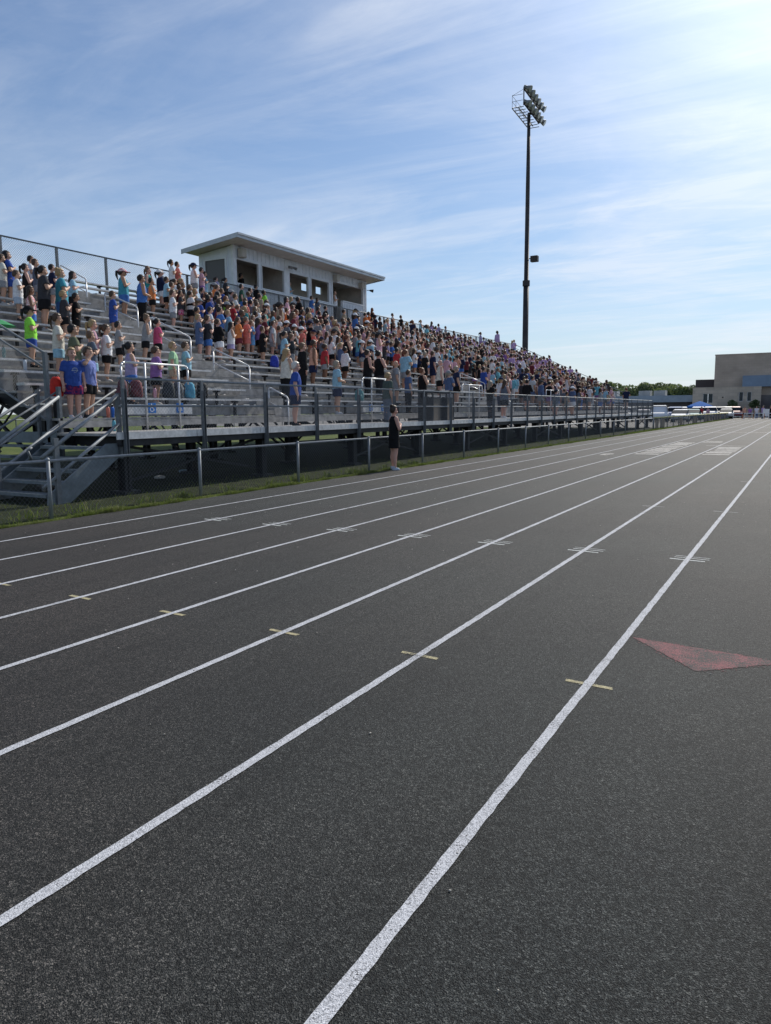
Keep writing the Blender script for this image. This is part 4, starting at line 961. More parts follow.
for i, (n, y, s) in enumerate(((2, 18.3, True), (2, 19.0, True), (3, 17.9, True), (4, 18.5, True), (5, 17.9, True), (2, 15.2, True), (3, 15.8, False), (1, 19.6, True), (6, 15.2, True), (3, 23.8, True), (2, 24.9, True), (4, 29.5, True), (3, 31.0, True), (1, 16.0, True), (5, 31.8, True), (2, 28.2, True))):
    x, yy, z = rowpos(n, y, s); b = MB()
    G = 4; g2 = random.Random(i); W_ = g2.uniform(.16, .24); hz = [[g2.uniform(0, .018) for _ in range(G+1)] for _ in range(G+1)]
    for a in range(G):
        for c in range(G):
            b.quad(*[((aa/G-.5)*.2, (cc/G-.5)*W_*1.6, .006+hz[aa][cc]) for aa, cc in ((a, c), (a+1, c), (a+1, c+1), (a, c+1))])
    o = b.build('paper_sheet', pp, loc=(x, yy, z)); o.rotation_euler = (0, 0, g2.uniform(-.4, .4))
    tag(o, 'white paper sheet on the %s bench, %s' % (['', 'first', 'second', 'third', 'fourth', 'fifth', 'sixth'][n], PLAB[i]), 'paper', 'papers left on the benches')
# green umbrella-like fan at the far left, straw bag
t = thing('green_umbrella', 'flat green umbrella top at the left edge below the standing children', 'umbrella', (fx(6)+.3, 10.55, fz(6)+0.65), .2)
b = MB(); n = 14
for i in range(n):
    a0, a1 = 2*math.pi*i/n, 2*math.pi*(i+1)/n
    for (r0, z0, r1, z1) in ((0, .16, .28, .12), (.28, .12, .52, 0)): b.quad((r0*math.cos(a0), r0*math.sin(a0), z0), (r1*math.cos(a0), r1*math.sin(a0), z1), (r1*math.cos(a1), r1*math.sin(a1), z1), (r0*math.cos(a1), r0*math.sin(a1), z0+1e-4))
b.build('cover', pmat('green_cloth', (.02, .22, .08), .8), t); b = MB(); b.bar((0, 0, -.6), (0, 0, .2), .02, .02, 6); b.build('shaft', M['galv_dark'], t)
# litter under the stand
for i, (x, y, c, lab) in enumerate(((-13.2, 12.6, (.6, .6, .6), 'crumpled white wrapper on the shaded ground under the stand'), (-14.0, 14.2, (.35, .5, .6), 'pale blue lid lying on the ground under the stand'))):
    b = MB(); b.ball((0, 0, .03), (.12, .15, .05), 10, 6); o = b.build('wrapper', pmat('litter', c, .7), loc=(x, y, 0)); tag(o, lab, 'litter')

# ------------------------------------------------------------------ people
PROP = {'c': dict(hz=.922, hr=(.051, .061, .075), nk=.828, sh=.790, sw=.100, hip=.50, cr=.455, kn=.265, an=.042, tw=.108, hw=.106, lr=1.12),
        'a': dict(hz=.930, hr=(.047, .058, .070), nk=.852, sh=.815, sw=.112, hip=.515, cr=.47, kn=.28, an=.042, tw=.118, hw=.122, lr=1.18)}
def arms(p, pose):
    sh = p['sh']-.012; sw = p['sw']; out = {}
    for s in (1, -1):                        # +1 = the figure's right side (+X, facing +Y)
        S = Vector((s*sw, 0, sh)); dn = (Vector((s*(sw+.040), -.012, sh-.175)), Vector((s*(sw+.038), .028, sh-.32)), Vector((0, .12, -1)))
        if pose == 'heart' and s == 1: e, w_, h = Vector((sw+.058, .030, sh-.160)), Vector((.062, .098, sh-.088)), Vector((-1, -.10, .38))
        elif pose == 'clasp': e, w_, h = Vector((s*(sw+.035), .012, sh-.170)), Vector((s*.045, .125, sh-.185)), Vector((-s*1, .25, -.15))
        elif pose == 'salute' and s == 1: e, w_, h = Vector((sw+.10, .075, sh-.03)), Vector((.085, .105, p['hz']-.02)), Vector((-1, -.1, .25))
        else: e, w_, h = dn
        out[s] = (S, e, w_, h.normalized())
    return out
def remesh(b, voxel, iters=2):
    me = b.mesh('tmp', [], False); o = D.objects.new('tmp', me); COL.objects.link(o)
    md = o.modifiers.new('r', 'REMESH'); md.mode = 'VOXEL'; md.voxel_size = voxel
    if iters: s = o.modifiers.new('s', 'SMOOTH'); s.factor = .5; s.iterations = iters
    dg = bpy.context.evaluated_depsgraph_get(); m2 = D.meshes.new_from_object(o.evaluated_get(dg))
    D.objects.remove(o); D.meshes.remove(me); return m2
def add_mesh(b, me, mi=0):
    n = len(b.v); b.v += [tuple(v.co) for v in me.vertices]
    for p in me.polygons: b.f.append(tuple(n+i for i in p.vertices)); b.m.append(mi)
cache = {}
def hand(b, W, d, s, curl):
    """palm, four fingers and a thumb; d = pointing direction, curl bends the fingers inwards"""
    d = d.normalized(); ref = Vector((0, 1, 0)) if abs(d.z) > .7 else Vector((0, 0, 1))
    side = d.cross(ref).normalized(); nrm = side.cross(d).normalized()
    pc = W+d*.026
    for k in range(4):
        q = (k-1.5)*.0085; b.limb([tuple(W+side*q*.6), tuple(W+d*.048+side*q)], [.010, .0085], 6)
        L = (.036, .042, .039, .030)[k]; p0 = W+d*.046+side*q; p1 = p0+d*L*.5-nrm*curl*.008; p2 = p1+d*L*.45*(1-curl*.3)-nrm*curl*.016
        b.limb([tuple(p0), tuple(p1), tuple(p2)], [.0062, .0055, .0045], 6)
    t0 = W+d*.012-side*.014; t1 = t0+d*.018-side*.012-nrm*.004; t2 = t1+d*.018-side*.002-nrm*.006
    b.limb([tuple(t0), tuple(t1), tuple(t2)], [.0078, .0065, .0052], 6)
def body_mesh(k, pose, legs='shorts'):
    key = ('body', k, pose)
    if key in cache: return cache[key]
    p = PROP[k]; b = MB(); hz, (hx, hy, hzz) = p['hz'], p['hr']; sh = p['sh']; lr = p['lr']; tw = p['tw']
    # torso
    b.loft([(0, 0, p['cr']-.01, .05, .05), (0, -.005, p['hip']-.01, p['hw']*.86, .066), (0, 0, p['hip']+.08, tw*.80, .056), (0, .004, sh-.10, tw*.94, .062), (0, 0, sh-.03, tw*.98, .056), (0, -.004, sh+.012, tw*.62, .042), (0, -.004, sh+.03, .034, .034)], 20)
    b.limb([(0, -.006, sh-.01), (0, .004, hz-hzz*.6)], [.030*lr, .027*lr], 12)
    b.ball((0, .0, hz+.006), (hx, hy*.96, hzz*.94), 20, 14)
    b.ball((0, .012, hz-.024), (hx*.80, hy*.78, hzz*.72), 16, 10)            # jaw
    b.limb([(0, hy*.98, hz-.004), (0, hy*1.14, hz-.024)], [.006, .010], 8)     # nose
    b.ball((0, hy*.80, hz-hzz*.62), (.016, .016, .012), 10, 6)               # chin
    for s in (-1, 1):
        b.ball((s*hx*1.01, -.004, hz-.012), (.007, .014, .020), 8, 6)         # ears
        b.ball((s*.030, hy*.66, hz-.030), (.018, .016, .016), 8, 6)            # cheeks
    for s, (S, e, w_, h) in arms(p, pose).items():
        b.limb([tuple(S), tuple(e), tuple(w_)], [.030*lr, .0225*lr, .0155*lr], 12)
        m_ = S.lerp(e, .45); b.ball(tuple(m_), (.027*lr, .027*lr, .04), 10, 6)
        m_ = e.lerp(w_, .3); b.ball(tuple(m_), (.024*lr, .024*lr, .024*lr), 10, 6)
        x = s*.052
        b.limb([(s*.050, 0, p['hip']-.01), (x, .004, p['kn']+.09), (x, .004, p['kn']), (x, -.010, p['kn']-.075), (x, -.004, p['an']+.05), (x, -.004, p['an'])], [.056*lr, .044*lr, .034*lr, .034*lr, .022*lr, .021*lr], 14)
        b.limb([(x, -.012, .024), (x, .06, .018)], [.022, .018], 10)
    me = remesh(b, .0075, 3)
    o = MB(); add_mesh(o, me, 0); D.meshes.remove(me)
    for s, (S, e, w_, h) in arms(p, pose).items(): hand(o, w_, h, s, .5 if h.z < -.8 else .8)
    for s in (-1, 1):
        o.ball((s*.0195, hy*.90, hz-.002), (.0085, .006, .0055), 10, 6, 1)
        o.limb([(s*.010, hy*.955, hz+.014), (s*.030, hy*.86, hz+.015)], [.0025, .0022], 5, 2)
    o.ball((0, hy*.965, hz-.036), (.014, .006, .0045), 10, 6, 3)
    me = o.mesh('body', [M['skin1'], M['eye'], M['brow'], M['lip']], True); cache[key] = me; return me
def shirt_mesh(k, pose, sleeve):
    key = ('shirt', k, pose, sleeve)
    if key in cache: return cache[key]
    p = PROP[k]; sh = p['sh']; tw = p['tw']; lr = p['lr']; b = MB(); q = .014
    hem = p['hip']-.045
    b.loft([(0, -.002, hem, p['hw']*.93+q, .073+q), (0, -.002, hem+.02, p['hw']*.92+q, .072+q), (0, 0, p['hip']+.08, tw*.90+q, .064+q), (0, .004, sh-.10, tw*.97+q, .066+q*.8), (0, 0, sh-.03, tw*1.0+q*.6, .058+q*.6), (0, -.004, sh+.014, tw*.60+q*.4, .044), (0, -.004, sh+.026, .044, .040)], 24)
    for s, (S, e, w_, h) in arms(p, pose).items():
        if sleeve == 'tee':
            m_ = S.lerp(e, .66); b.limb([tuple(S)], [.030*lr+.010], 12); b.bar(tuple(S), tuple(m_), 2*(.030*lr+.010), 2*(.030*lr+.010), 14, r2=1.02)
        elif sleeve == 'long':
            b.limb([tuple(S), tuple(e)], [.030*lr+.010, .026*lr+.008], 12); b.bar(tuple(e), tuple(e.lerp(w_, .96)), 2*(.026*lr+.008), 2*(.026*lr+.008), 12, r2=.75)
        else: b.limb([(s*tw*.62, 0, sh-.02)], [.030], 10)
    # soft folds
    g = random.Random(len(key[2])*7+len(sleeve)); 
    for i in range(9):
        a = g.uniform(0, 6.28); z0 = g.uniform(hem+.03, sh-.14); dx = g.uniform(-.3, .3)
        rx, ry = p['hw']*.92+q, .072+q
        b.limb([(rx*.97*math.cos(a), ry*.97*math.sin(a), z0), (rx*.93*math.cos(a+dx), ry*.93*math.sin(a+dx), z0+.09)], [.010, .007], 6)
    me = remesh(b, .0085, 2); me.polygons.foreach_set('use_smooth', [True]*len(me.polygons)); me.name = 'shirt'; me.materials.append(M['skin1']); cache[key] = me; return me
def bottom_mesh(k, kind):
    key = ('bottom', k, kind)
    if key in cache: return cache[key]
    p = PROP[k]; b = MB(); lr = p['lr']; hw = p['hw']
    b.loft([(0, 0, p['cr']-.005, hw*.90+.012, .070), (0, 0, p['hip']-.02, hw*.92+.012, .078), (0, 0, p['hip']+.05, hw*.82+.012, .068)], 22)
    if kind == 'skirt': b.loft([(0, 0, .345, hw*1.02+.012, .090), (0, 0, p['hip'], hw*.9+.012, .076)], 22)
    for s in (-1, 1):
        x = s*.052
        if kind == 'shorts': b.bar((s*.05, 0, p['cr']+.01), (x*1.05, .002, .335), .134*lr, .138*lr, 16, r2=.94)
        elif kind == 'pants': b.limb([(s*.05, 0, p['cr']+.01), (x, .004, p['kn'])], [.064*lr, .046*lr], 14); b.bar((x, .004, p['kn']), (x, -.002, .05), .092*lr, .092*lr, 14, r2=.78)
    me = remesh(b, .0085, 2); me.polygons.foreach_set('use_smooth', [True]*len(me.polygons)); me.name = 'bottoms'; me.materials.append(M['skin1']); cache[key] = me; return me
def hair_mesh(k, style):
    key = ('hair', k, style)
    if key in cache: return cache[key]
    p = PROP[k]; hz, (hx, hy, hzz) = p['hz'], p['hr']; g = random.Random(3); b = MB()
    nu, nv = 28, 18; n0 = 0; keep = {}
    e = .006 if style not in ('bald',) else .001
    low = {'short': -.28, 'bun': -.25, 'ponytail': -.3, 'long': -.9, 'cap': -.35}.get(style, -.3)
    for j in range(nv+1):
        th = math.pi*j/nv
        for i in range(nu):
            ph = 2*math.pi*i/nu; dx, dy, dz = math.sin(th)*math.cos(ph), math.sin(th)*math.sin(ph), math.cos(th)
            r = 1+.04*math.sin(ph*7+j)+g.uniform(-.015, .015)
            b.v.append((dx*(hx+e+.004)*r, dy*(hy+e)*r-.004, hz+.008+dz*(hzz+e)*r))
    for j in range(nv):
        for i in range(nu):
            a = j*nu+i; c = j*nu+(i+1) % nu; th = math.pi*(j+.5)/nv; ph = 2*math.pi*(i+.5)/nu; dy = math.sin(th)*math.sin(ph); dz = math.cos(th)
            dx = math.sin(th)*math.cos(ph)
            front = dy > .18 and dz < .42+.15*abs(dx)
            if front or dz < low+(.15 if dy > -.1 else -.35): continue
            b.f.append((a, a+nu, c+nu, c)); b.m.append(0)
    me = b.mesh('hair', [], False); bm = bmesh.new(); bm.from_mesh(me); D.meshes.remove(me)
    bmesh.ops.delete(bm, geom=[v for v in bm.verts if not v.link_faces], context='VERTS')
    r_ = bmesh.ops.solidify(bm, geom=bm.faces[:], thickness=.007)
    me = D.meshes.new('h'); bm.to_mesh(me); bm.free(); o = MB(); add_mesh(o, me); D.meshes.remove(me)
    if style == 'ponytail' or style == 'cap': o.limb([(0, -hy*1.0, hz+.03), (0, -hy*1.45, hz+.02), (0, -hy*1.55, hz-.05), (0, -hy*1.3, hz-.13)], [.018, .022, .020, .008], 10)
    if style == 'bun': o.ball((0, -hy*.7, hz+hzz*.95), (.030, .030, .027), 12, 8); o.ball((.01, -hy*.72, hz+hzz*1.05), (.022, .02, .022), 9, 6)
    if style == 'long':
        o.loft([(0, -hy*.75, hz-.19, .035, .014), (0, -hy*.85, hz-.15, .060, .024), (0, -hy*.75, hz-.09, hx*1.12, .032), (0, -hy*.45, hz-.03, hx*1.16, hy*.62), (0, -hy*.3, hz+.03, hx*1.14, hy*.75)], 18)
    if style == 'cap':
        c = MB(); nn = 24
        for j in range(6):
            for i in range(nn):
                q = []
                for jj, ii in ((j, i), (j+1, i), (j+1, i+1), (j, i+1)):
                    th = math.pi/2*jj/6*.98; ph = 2*math.pi*ii/nn
                    q.append(((hx+.015)*math.sin(th)*math.cos(ph), (hy+.016)*math.sin(th)*math.sin(ph), hz+.018+(hzz+.006)*math.cos(th)))
                c.quad(*q)
        for i in range(10):
            a0, a1 = R(25+130*i/10), R(25+130*(i+1)/10)
            for dz in (0, .006): c.quad(((hx+.012)*math.cos(a0), (hy+.014)*math.sin(a0), hz+.022+dz), ((hx+.012)*math.cos(a1), (hy+.014)*math.sin(a1), hz+.022+dz), ((hx+.01)*math.cos(a1)*1.05, (hy+.075)*math.sin(a1)*1.02, hz+.010+dz), ((hx+.01)*math.cos(a0)*1.05, (hy+.075)*math.sin(a0)*1.02, hz+.010+dz))
        cache[('cap', k)] = c.mesh('cap', [M['skin1']], True)
    me = o.mesh('hair', [M['skin1']], True); cache[key] = me; return me
def shoe_mesh(k):
    key = ('shoe', k)
    if key in cache: return cache[key]
    b = MB()
    for s in (-1, 1):
        x = s*.052; b.loft([(x, .016, 0, .026, .066), (x, .016, .012, .027, .068), (x, .012, .03, .025, .058), (x, -.012, .048, .022, .032), (x, -.016, .062, .023, .026)], 14)
    me = b.mesh('shoes', [M['skin1']], True); cache[key] = me; return me
def smat(n, c, rough=.55):
    return pmat('skin_'+n, c, rough, spec=.35, noise=(14, .08))
M['skin1'] = smat('fair', (.50, .30, .21)); M['skin2'] = smat('tanned', (.40, .22, .14)); M['skin3'] = smat('brown', (.20, .10, .06)); M['skin4'] = smat('rosy', (.55, .32, .25))
M['eye'] = pmat('eye', (.05, .035, .03), .2); M['brow'] = pmat('eyebrow', (.07, .045, .03), .8); M['lip'] = pmat('lips', (.34, .12, .11), .5)
HAIR = {'black': (.012, .010, .010), 'darkbrown': (.030, .018, .012), 'brown': (.065, .038, .022), 'lightbrown': (.14, .085, .05), 'blond': (.32, .22, .11), 'auburn': (.14, .05, .022), 'white': (.60, .57, .52), 'sandgrey': (.27, .23, .18), 'bald': (.45, .28, .20)}
HM = {k: pmat('hair_'+k, c, .5, spec=.4, noise=(60, .25), bump=(120, .5, .004)) for k, c in HAIR.items()}
CLO = dict(offwhite=(.62, .60, .52), white=(.70, .71, .74), royal=(.02, .07, .34), paleblue=(.40, .48, .58), black=(.014, .014, .016), slate=(.12, .15, .20), charcoal=(.045, .047, .055), navy=(.015, .022, .065), teal=(.03, .30, .40), skyblue=(.25, .48, .62), floralpink=(.62, .42, .44), blue=(.04, .16, .48), neongreen=(.28, .80, .04), olive=(.13, .15, .09), pink=(.60, .34, .42), periwinkle=(.14, .19, .48), lavender=(.34, .30, .52), hotpink=(.62, .07, .20), purple=(.27, .13, .38), mint=(.34, .60, .34), coral=(.72, .17, .13), tan=(.42, .33, .23), grey=(.26, .27, .29), orange=(.75, .20, .03), maroon=(.16, .025, .035), forest=(.03, .10, .07), darkbrown=(.05, .03, .02), red=(.45, .02, .03), denim=(.08, .13, .26), sky=(.12, .36, .68), peach=(.68, .34, .22), lightgrey=(.46, .48, .50), turquoise=(.01, .26, .28), cyan=(.12, .45, .56), slategreen=(.07, .10, .09), lilac=(.44, .30, .56), navyplaid=(.06, .02, .10), pinkplaid=(.55, .12, .22), blackwhite=(.4, .4, .4))
CM = {}
WORD = dict(offwhite='off white', paleblue='pale blue', skyblue='light blue', floralpink='pink floral', neongreen='neon green', hotpink='hot pink', darkbrown='dark brown', sky='sky blue', lightgrey='light grey', slategreen='dark green', navyplaid='navy plaid', pinkplaid='pink plaid', blackwhite='black striped', lightbrown='light brown', royal='royal blue', sandgrey='sandy grey', forest='bottle green')
def cloth(c):
    if c in CM: return CM[c]
    col = CLO[c]; lum = sum(col)/3; col = tuple(v*.86+lum*.14 for v in col)
    mt = pmat('cloth_'+c, col, .85, spec=.12, noise=(22, .2), bump=(45, .35, .006))
    t = mt.node_tree; bsdf = t.nodes['Principled BSDF']
    if c in ('navyplaid', 'pinkplaid', 'blackwhite', 'floralpink'):
        co = N(t, 'ShaderNodeTexCoord')
        if c == 'blackwhite':
            sp = N(t, 'ShaderNodeSeparateXYZ'); lk(t, co.outputs['Object'], sp.inputs[0])
            lk(t, ramp(t, sp.outputs[2], [(.0, (.02, .02, .02)), (.50, (.02, .02, .02)), (.505, (.7, .7, .7)), (.60, (.7, .7, .7)), (.605, (.015, .015, .015)), (.66, (.015, .015, .015)), (.665, (.7, .7, .7))]), bsdf.inputs['Base Color'])
        else:
            v = N(t, 'ShaderNodeTexVoronoi', i_Scale=38.0); lk(t, co.outputs['Object'], v.inputs['Vector']); se = N(t, 'ShaderNodeSeparateColor'); lk(t, v.outputs['Color'], se.inputs[0])
            pal = {'navyplaid': [(0, (.015, .02, .10)), (.5, (.30, .03, .08)), (.75, (.02, .02, .12))], 'pinkplaid': [(0, (.6, .10, .22)), (.5, (.5, .35, .4)), (.7, (.35, .03, .1))], 'floralpink': [(0, (.65, .55, .52)), (.6, (.55, .10, .16)), (.8, (.7, .6, .6))]}[c]
            lk(t, ramp(t, se.outputs[0], pal), bsdf.inputs['Base Color'])
    CM[c] = mt; return mt
def setm(o, m_, i=0): o.material_slots[i].link = 'OBJECT'; o.material_slots[i].material = m_
CAPS = {}
def person(loc, ht, k, shirt, bottom, hair, style, pose, sleeve, legs, skin, az, label, group, capcol='charcoal', shoe='white'):
    t = thing('person', label, 'person', loc, -az, group); gx = random.Random(int(loc[1]*997)); wv = ht*gx.uniform(.96, 1.18)*(0.84 if loc[2] == 0.0 and loc[1] == 17.0 else 1); t.scale = (wv, wv*gx.uniform(.97, 1.08), ht); ln_ = 0 if loc[1] == 17.0 else 1; t.rotation_euler = (R(gx.gauss(0, 1.6))*ln_, R(gx.gauss(0, 1.8))*ln_, -az)
    bo = link('body', body_mesh(k, pose), t); setm(bo, skin)
    s = link('shirt', shirt_mesh(k, pose, sleeve), t); setm(s, cloth(shirt))
    q = link('bottoms', bottom_mesh(k, legs), t); setm(q, cloth(bottom))
    if style != 'bald':
        h = link('hair', hair_mesh(k, style), t); setm(h, HM[hair])
    if style == 'cap': c = link('cap', cache[('cap', k)], t); setm(c, cloth(capcol))
    f = link('shoes', shoe_mesh(k), t); setm(f, cloth(shoe))
    return t

NEAR = '''12 13.34 1.37 c offwhite grey brown short heart tee shorts
12 13.58 1.5 c royal royal black long heart tee shorts
10 12.96 1.33 c white paleblue brown short heart tee shorts
13 14.67 1.33 c white black black short heart tee shorts
12 14.45 1.42 c slate grey brown short heart tee shorts
11 13.65 1.38 c black black black ponytail heart tank shorts
9 13.21 1.69 a charcoal black black ponytail heart tee shorts
12 14.87 1.35 c navy grey black short heart tee shorts
9 13.81 1.71 a teal blue blond bun heart tee shorts
11 15.09 1.41 c skyblue black black long heart tee shorts
8 12.4 1.3 c floralpink blue darkbrown long heart tank shorts
8 13.36 1.31 c charcoal black blond short heart tee shorts
8 13.72 1.3 c black black black short heart tee shorts
5 11.04 1.35 c neongreen royal black cap heart tee shorts
4 11.22 1.45 c offwhite skyblue brown ponytail heart tee shorts
3 11.26 1.46 c olive grey black short heart tee shorts
4 12.23 1.42 c pink black blond ponytail heart tee shorts
3 11.63 1.36 c slate skyblue lightbrown short heart tee shorts
4 12.57 1.34 c white black brown ponytail heart tee shorts
5 13.56 1.28 c grey black black short heart tee shorts
9 15.52 1.36 c royal royal brown short heart tee shorts
12 17.57 1.63 a teal blue black cap heart tank shorts
1 10.14 1.39 c royal navyplaid blond short down tee shorts
1 10.48 1.43 c periwinkle black brown short salute tee shorts
2 12.2 1.41 c lavender blue black ponytail heart tank shorts
6 14.94 1.36 c grey black lightbrown bun heart tank shorts
6 15.4 1.28 c hotpink black black ponytail heart tee shorts
2 12.98 1.37 c purple black brown short heart tee shorts
3 14.14 1.3 c mint tan blond short down tee shorts
3 14.63 1.34 c skyblue black brown short heart tee shorts
11 17.75 1.69 a blue black black short clasp tank pants
13 19.43 1.39 c orange black black short heart tank shorts
16 21.71 1.35 c grey black black bun heart tee shorts
14 20.6 1.37 c skyblue black darkbrown short heart tee shorts
17 22.54 1.46 c white black black ponytail heart tee shorts
17 22.86 1.44 c coral black black short heart tee shorts
11 19.17 1.41 c white grey brown short heart tee shorts
13 20.37 1.39 c tan grey brown short heart tee shorts
13 20.71 1.33 c maroon grey darkbrown short heart tee shorts
12 20.18 1.31 c charcoal pinkplaid black short heart tee shorts
12 20.62 1.34 c blackwhite black black short heart tee shorts
13 21.22 1.4 c olive tan brown short heart tee shorts
17 23.7 1.5 c white grey black cap heart tank shorts
17 24.1 1.4 c pink purple darkbrown short heart tee shorts
17 24.39 1.29 c skyblue skyblue black short heart tee shorts
17 25.06 1.18 c lavender grey darkbrown ponytail heart tee shorts
17 25.63 1.22 c charcoal black black ponytail heart tee pants
16 26.35 1.47 c forest blue black short down tee shorts
16 27.03 1.39 c charcoal grey black short heart tee shorts
17 27.72 1.21 c black black black short heart tee shorts
12 21.45 1.37 c black black auburn short heart tee shorts
13 21.53 1.3 c tan grey blond long heart tee shorts
13 22.73 1.35 c black black black long heart tee shorts
11 21.45 1.39 c darkbrown black brown long heart tee shorts
12 22.66 1.42 c neongreen black auburn short heart tee shorts
13 23.78 1.4 c white blue brown short heart tee shorts
13 24.39 1.32 c pink pink brown short heart tank shorts
11 22.05 1.36 c red black black short heart tee shorts
9 19.09 1.31 c grey black black short heart tee shorts
9 19.52 1.36 c white black black short heart tee shorts
9 20.11 1.43 c blue black black short heart tee shorts
9 20.52 1.37 c skyblue grey blond short heart tee shorts
7 17.72 1.42 c denim denim blond short heart tee skirt
7 18.08 1.42 c charcoal blue brown short heart tee shorts
7 18.62 1.36 c black white brown short heart long shorts
7 19.19 1.32 c white lavender black long heart tank skirt
8 20.37 1.36 c orange maroon brown short heart tee shorts
8 20.74 1.4 c coral coral lightbrown short heart tee skirt
8 21.05 1.33 c sky sky lightbrown short heart tee shorts
10 22.86 1.35 c white black black short heart tee shorts
12 24.39 1.4 c tan black brown short heart tee shorts
16 27.95 1.42 c neongreen black black short heart tee shorts
8 21.44 1.43 c purple black darkbrown long heart tee shorts
7 20.83 1.34 c black black brown short heart tee shorts
8 22.18 1.4 c lightgrey grey brown short down tee shorts
9 22.56 1.41 c maroon black black short heart tee shorts
10 24.15 1.3 c white grey brown short heart tee shorts
9 23.22 1.3 c peach grey lightbrown short heart tee shorts
8 22.77 1.28 c grey denim brown short heart tank shorts
7 22.44 1.31 c charcoal black black short heart tee shorts
13 26.29 1.31 c grey grey brown short heart tee shorts
13 26.86 1.42 c white black black short heart tee shorts
12 26.39 1.39 c orange black brown short heart tank shorts
13 27.58 1.41 c black red brown short heart tee shorts
13 27.3 1.72 a pink black black long down tee shorts
14 28.97 1.7 a black navy black short heart tee pants
17 31.99 1.26 c blue coral brown short heart tee shorts
17 32.61 1.24 c slate coral brown long heart tee shorts
15 32.02 1.41 c black black black short heart tee shorts
13 29.86 1.4 c maroon black black short heart tee shorts
12 29.77 1.4 c lavender grey lightbrown short heart tee shorts
12 30.81 1.42 c white grey brown short heart tee shorts
13 32.32 1.33 c slate black black short heart tee shorts
11 29.76 1.42 c hotpink grey darkbrown short heart tee shorts
15 35.09 1.6 a black black blond cap heart tee shorts
16 36.94 1.35 c orange tan black short heart tee shorts
16 37.39 1.45 c orange black black short down tee shorts
16 37.95 1.34 c navy black black cap heart tee shorts
15 37.46 1.42 c charcoal navy black short heart tee shorts
15 38.03 1.31 c skyblue black black short heart tee shorts
10 29.3 1.35 c turquoise grey black short heart tee shorts
8 26.73 1.4 c slate grey brown short heart tee shorts
8 28.17 1.43 c cyan blue brown short heart tee shorts
7 25.13 1.35 c white black darkbrown long heart tee shorts
5 22.81 1.38 c red grey darkbrown short down tee shorts
5 24.08 1.36 c white black black short heart long shorts
4 21.19 1.64 a peach navy darkbrown short down tank shorts
3 19.7 1.68 a black black lightbrown short down long pants
2 18.0 1.64 a offwhite black blond long heart tank pants
0 16.39 1.68 a royal navy white short down tee shorts
1 19.95 1.65 a skyblue navy sandgrey short clasp tee shorts
3 23.86 1.74 a black black darkbrown bun clasp tank pants
3 24.66 1.75 a black charcoal black bun heart tank pants
0 21.45 1.59 a slategreen slate blond short down tee pants
2 24.95 1.66 a grey grey bald bald down tee shorts
1 24.75 1.57 a denim black brown short down tee pants
1 25.99 1.7 a black black auburn bun heart tank shorts
4 27.9 1.75 a skyblue grey auburn short heart tee shorts
5 30.99 1.61 a black black sandgrey short heart tee shorts
5 31.83 1.7 a navy navy brown short down tee shorts
3 29.9 1.7 a offwhite black bald bald down tank shorts
1 28.38 1.69 a denim grey sandgrey cap heart tee shorts
2 30.34 1.72 a navy black sandgrey short down tee shorts
5 33.49 1.62 a pink navy black short heart tee shorts
3 35.1 1.64 a royal navy black short clasp tee shorts
0 30.82 1.61 a black charcoal sandgrey long clasp tee pants
1 34.11 1.6 a white navy blond cap heart tee pants
0 32.29 1.7 a slate black brown long heart tank shorts
6 39.18 1.65 a black black black short heart tee shorts
11 38.25 1.31 c maroon black black short heart tee shorts
11 39.67 1.42 c black black black short heart tee shorts
12 41.78 1.34 c orange black black short heart tee shorts
11 41.32 1.38 c purple black brown short heart tee shorts
11 43.23 1.34 c neongreen black black short heart tee shorts
6 29.27 1.42 c red black black short heart tee shorts
10 33.22 1.36 c tan navy black short heart tee shorts
9 32.73 1.38 c black black black long heart tee shorts
10 34.49 1.37 c cyan black black short heart tee shorts
3 44.59 1.42 c coral coral darkbrown long heart tee skirt'''
ORD = ['', 'top', 'second', 'third', 'fourth', 'fifth', 'sixth', 'seventh', 'eighth', 'ninth', 'tenth', 'eleventh', 'twelfth', 'thirteenth', 'fourteenth', 'fifteenth', 'sixteenth']
SKIN = [M['skin1'], M['skin4'], M['skin1'], M['skin2'], M['skin4'], M['skin3']]
HST = {'short': 'short %s hair', 'ponytail': '%s ponytail', 'long': 'long %s hair', 'bun': '%s bun', 'cap': 'cap, %s hair'}
used = set(); placed = []; specs = []
def mklabel(k, shirt, bottom, hair, style, sleeve, legs, n):
    W_ = lambda c: WORD.get(c, c)
    who = 'adult' if k == 'a' else 'child'
    hs = 'bald' if style == 'bald' else HST[style] % W_(hair)
    top = {'tee': 'shirt', 'tank': 'tank top', 'long': 'long sleeves'}[sleeve]
    bt = {'shorts': 'shorts', 'pants': 'trousers', 'skirt': 'skirt'}[legs]
    row = 'on deck' if n == 0 else 'on top bench' if n == 17 else 'on %s bench up' % ['', 'first', 'second', 'third', 'fourth', 'fifth', 'sixth', 'seventh', 'eighth', 'ninth', 'tenth', 'eleventh', 'twelfth', 'thirteenth', 'fourteenth', 'fifteenth', 'sixteenth'][n]
    return '%s %s, %s, %s %s, %s %s' % (who, row, hs, W_(shirt), top, W_(bottom), bt)
def zof(n): return DZ if n == 0 else fz(16)+.432 if n == 17 else fz(n)
def xof(n): return -12.05 if n == 0 else -22.35 if n == 17 else XF-TREAD*(n-.62)
g = random.Random(21)
rows = []
for ln in NEAR.split('\n'):
    a = ln.split(); rows.append([int(a[0]), float(a[1]), float(a[2]), a[3]]+a[4:11])
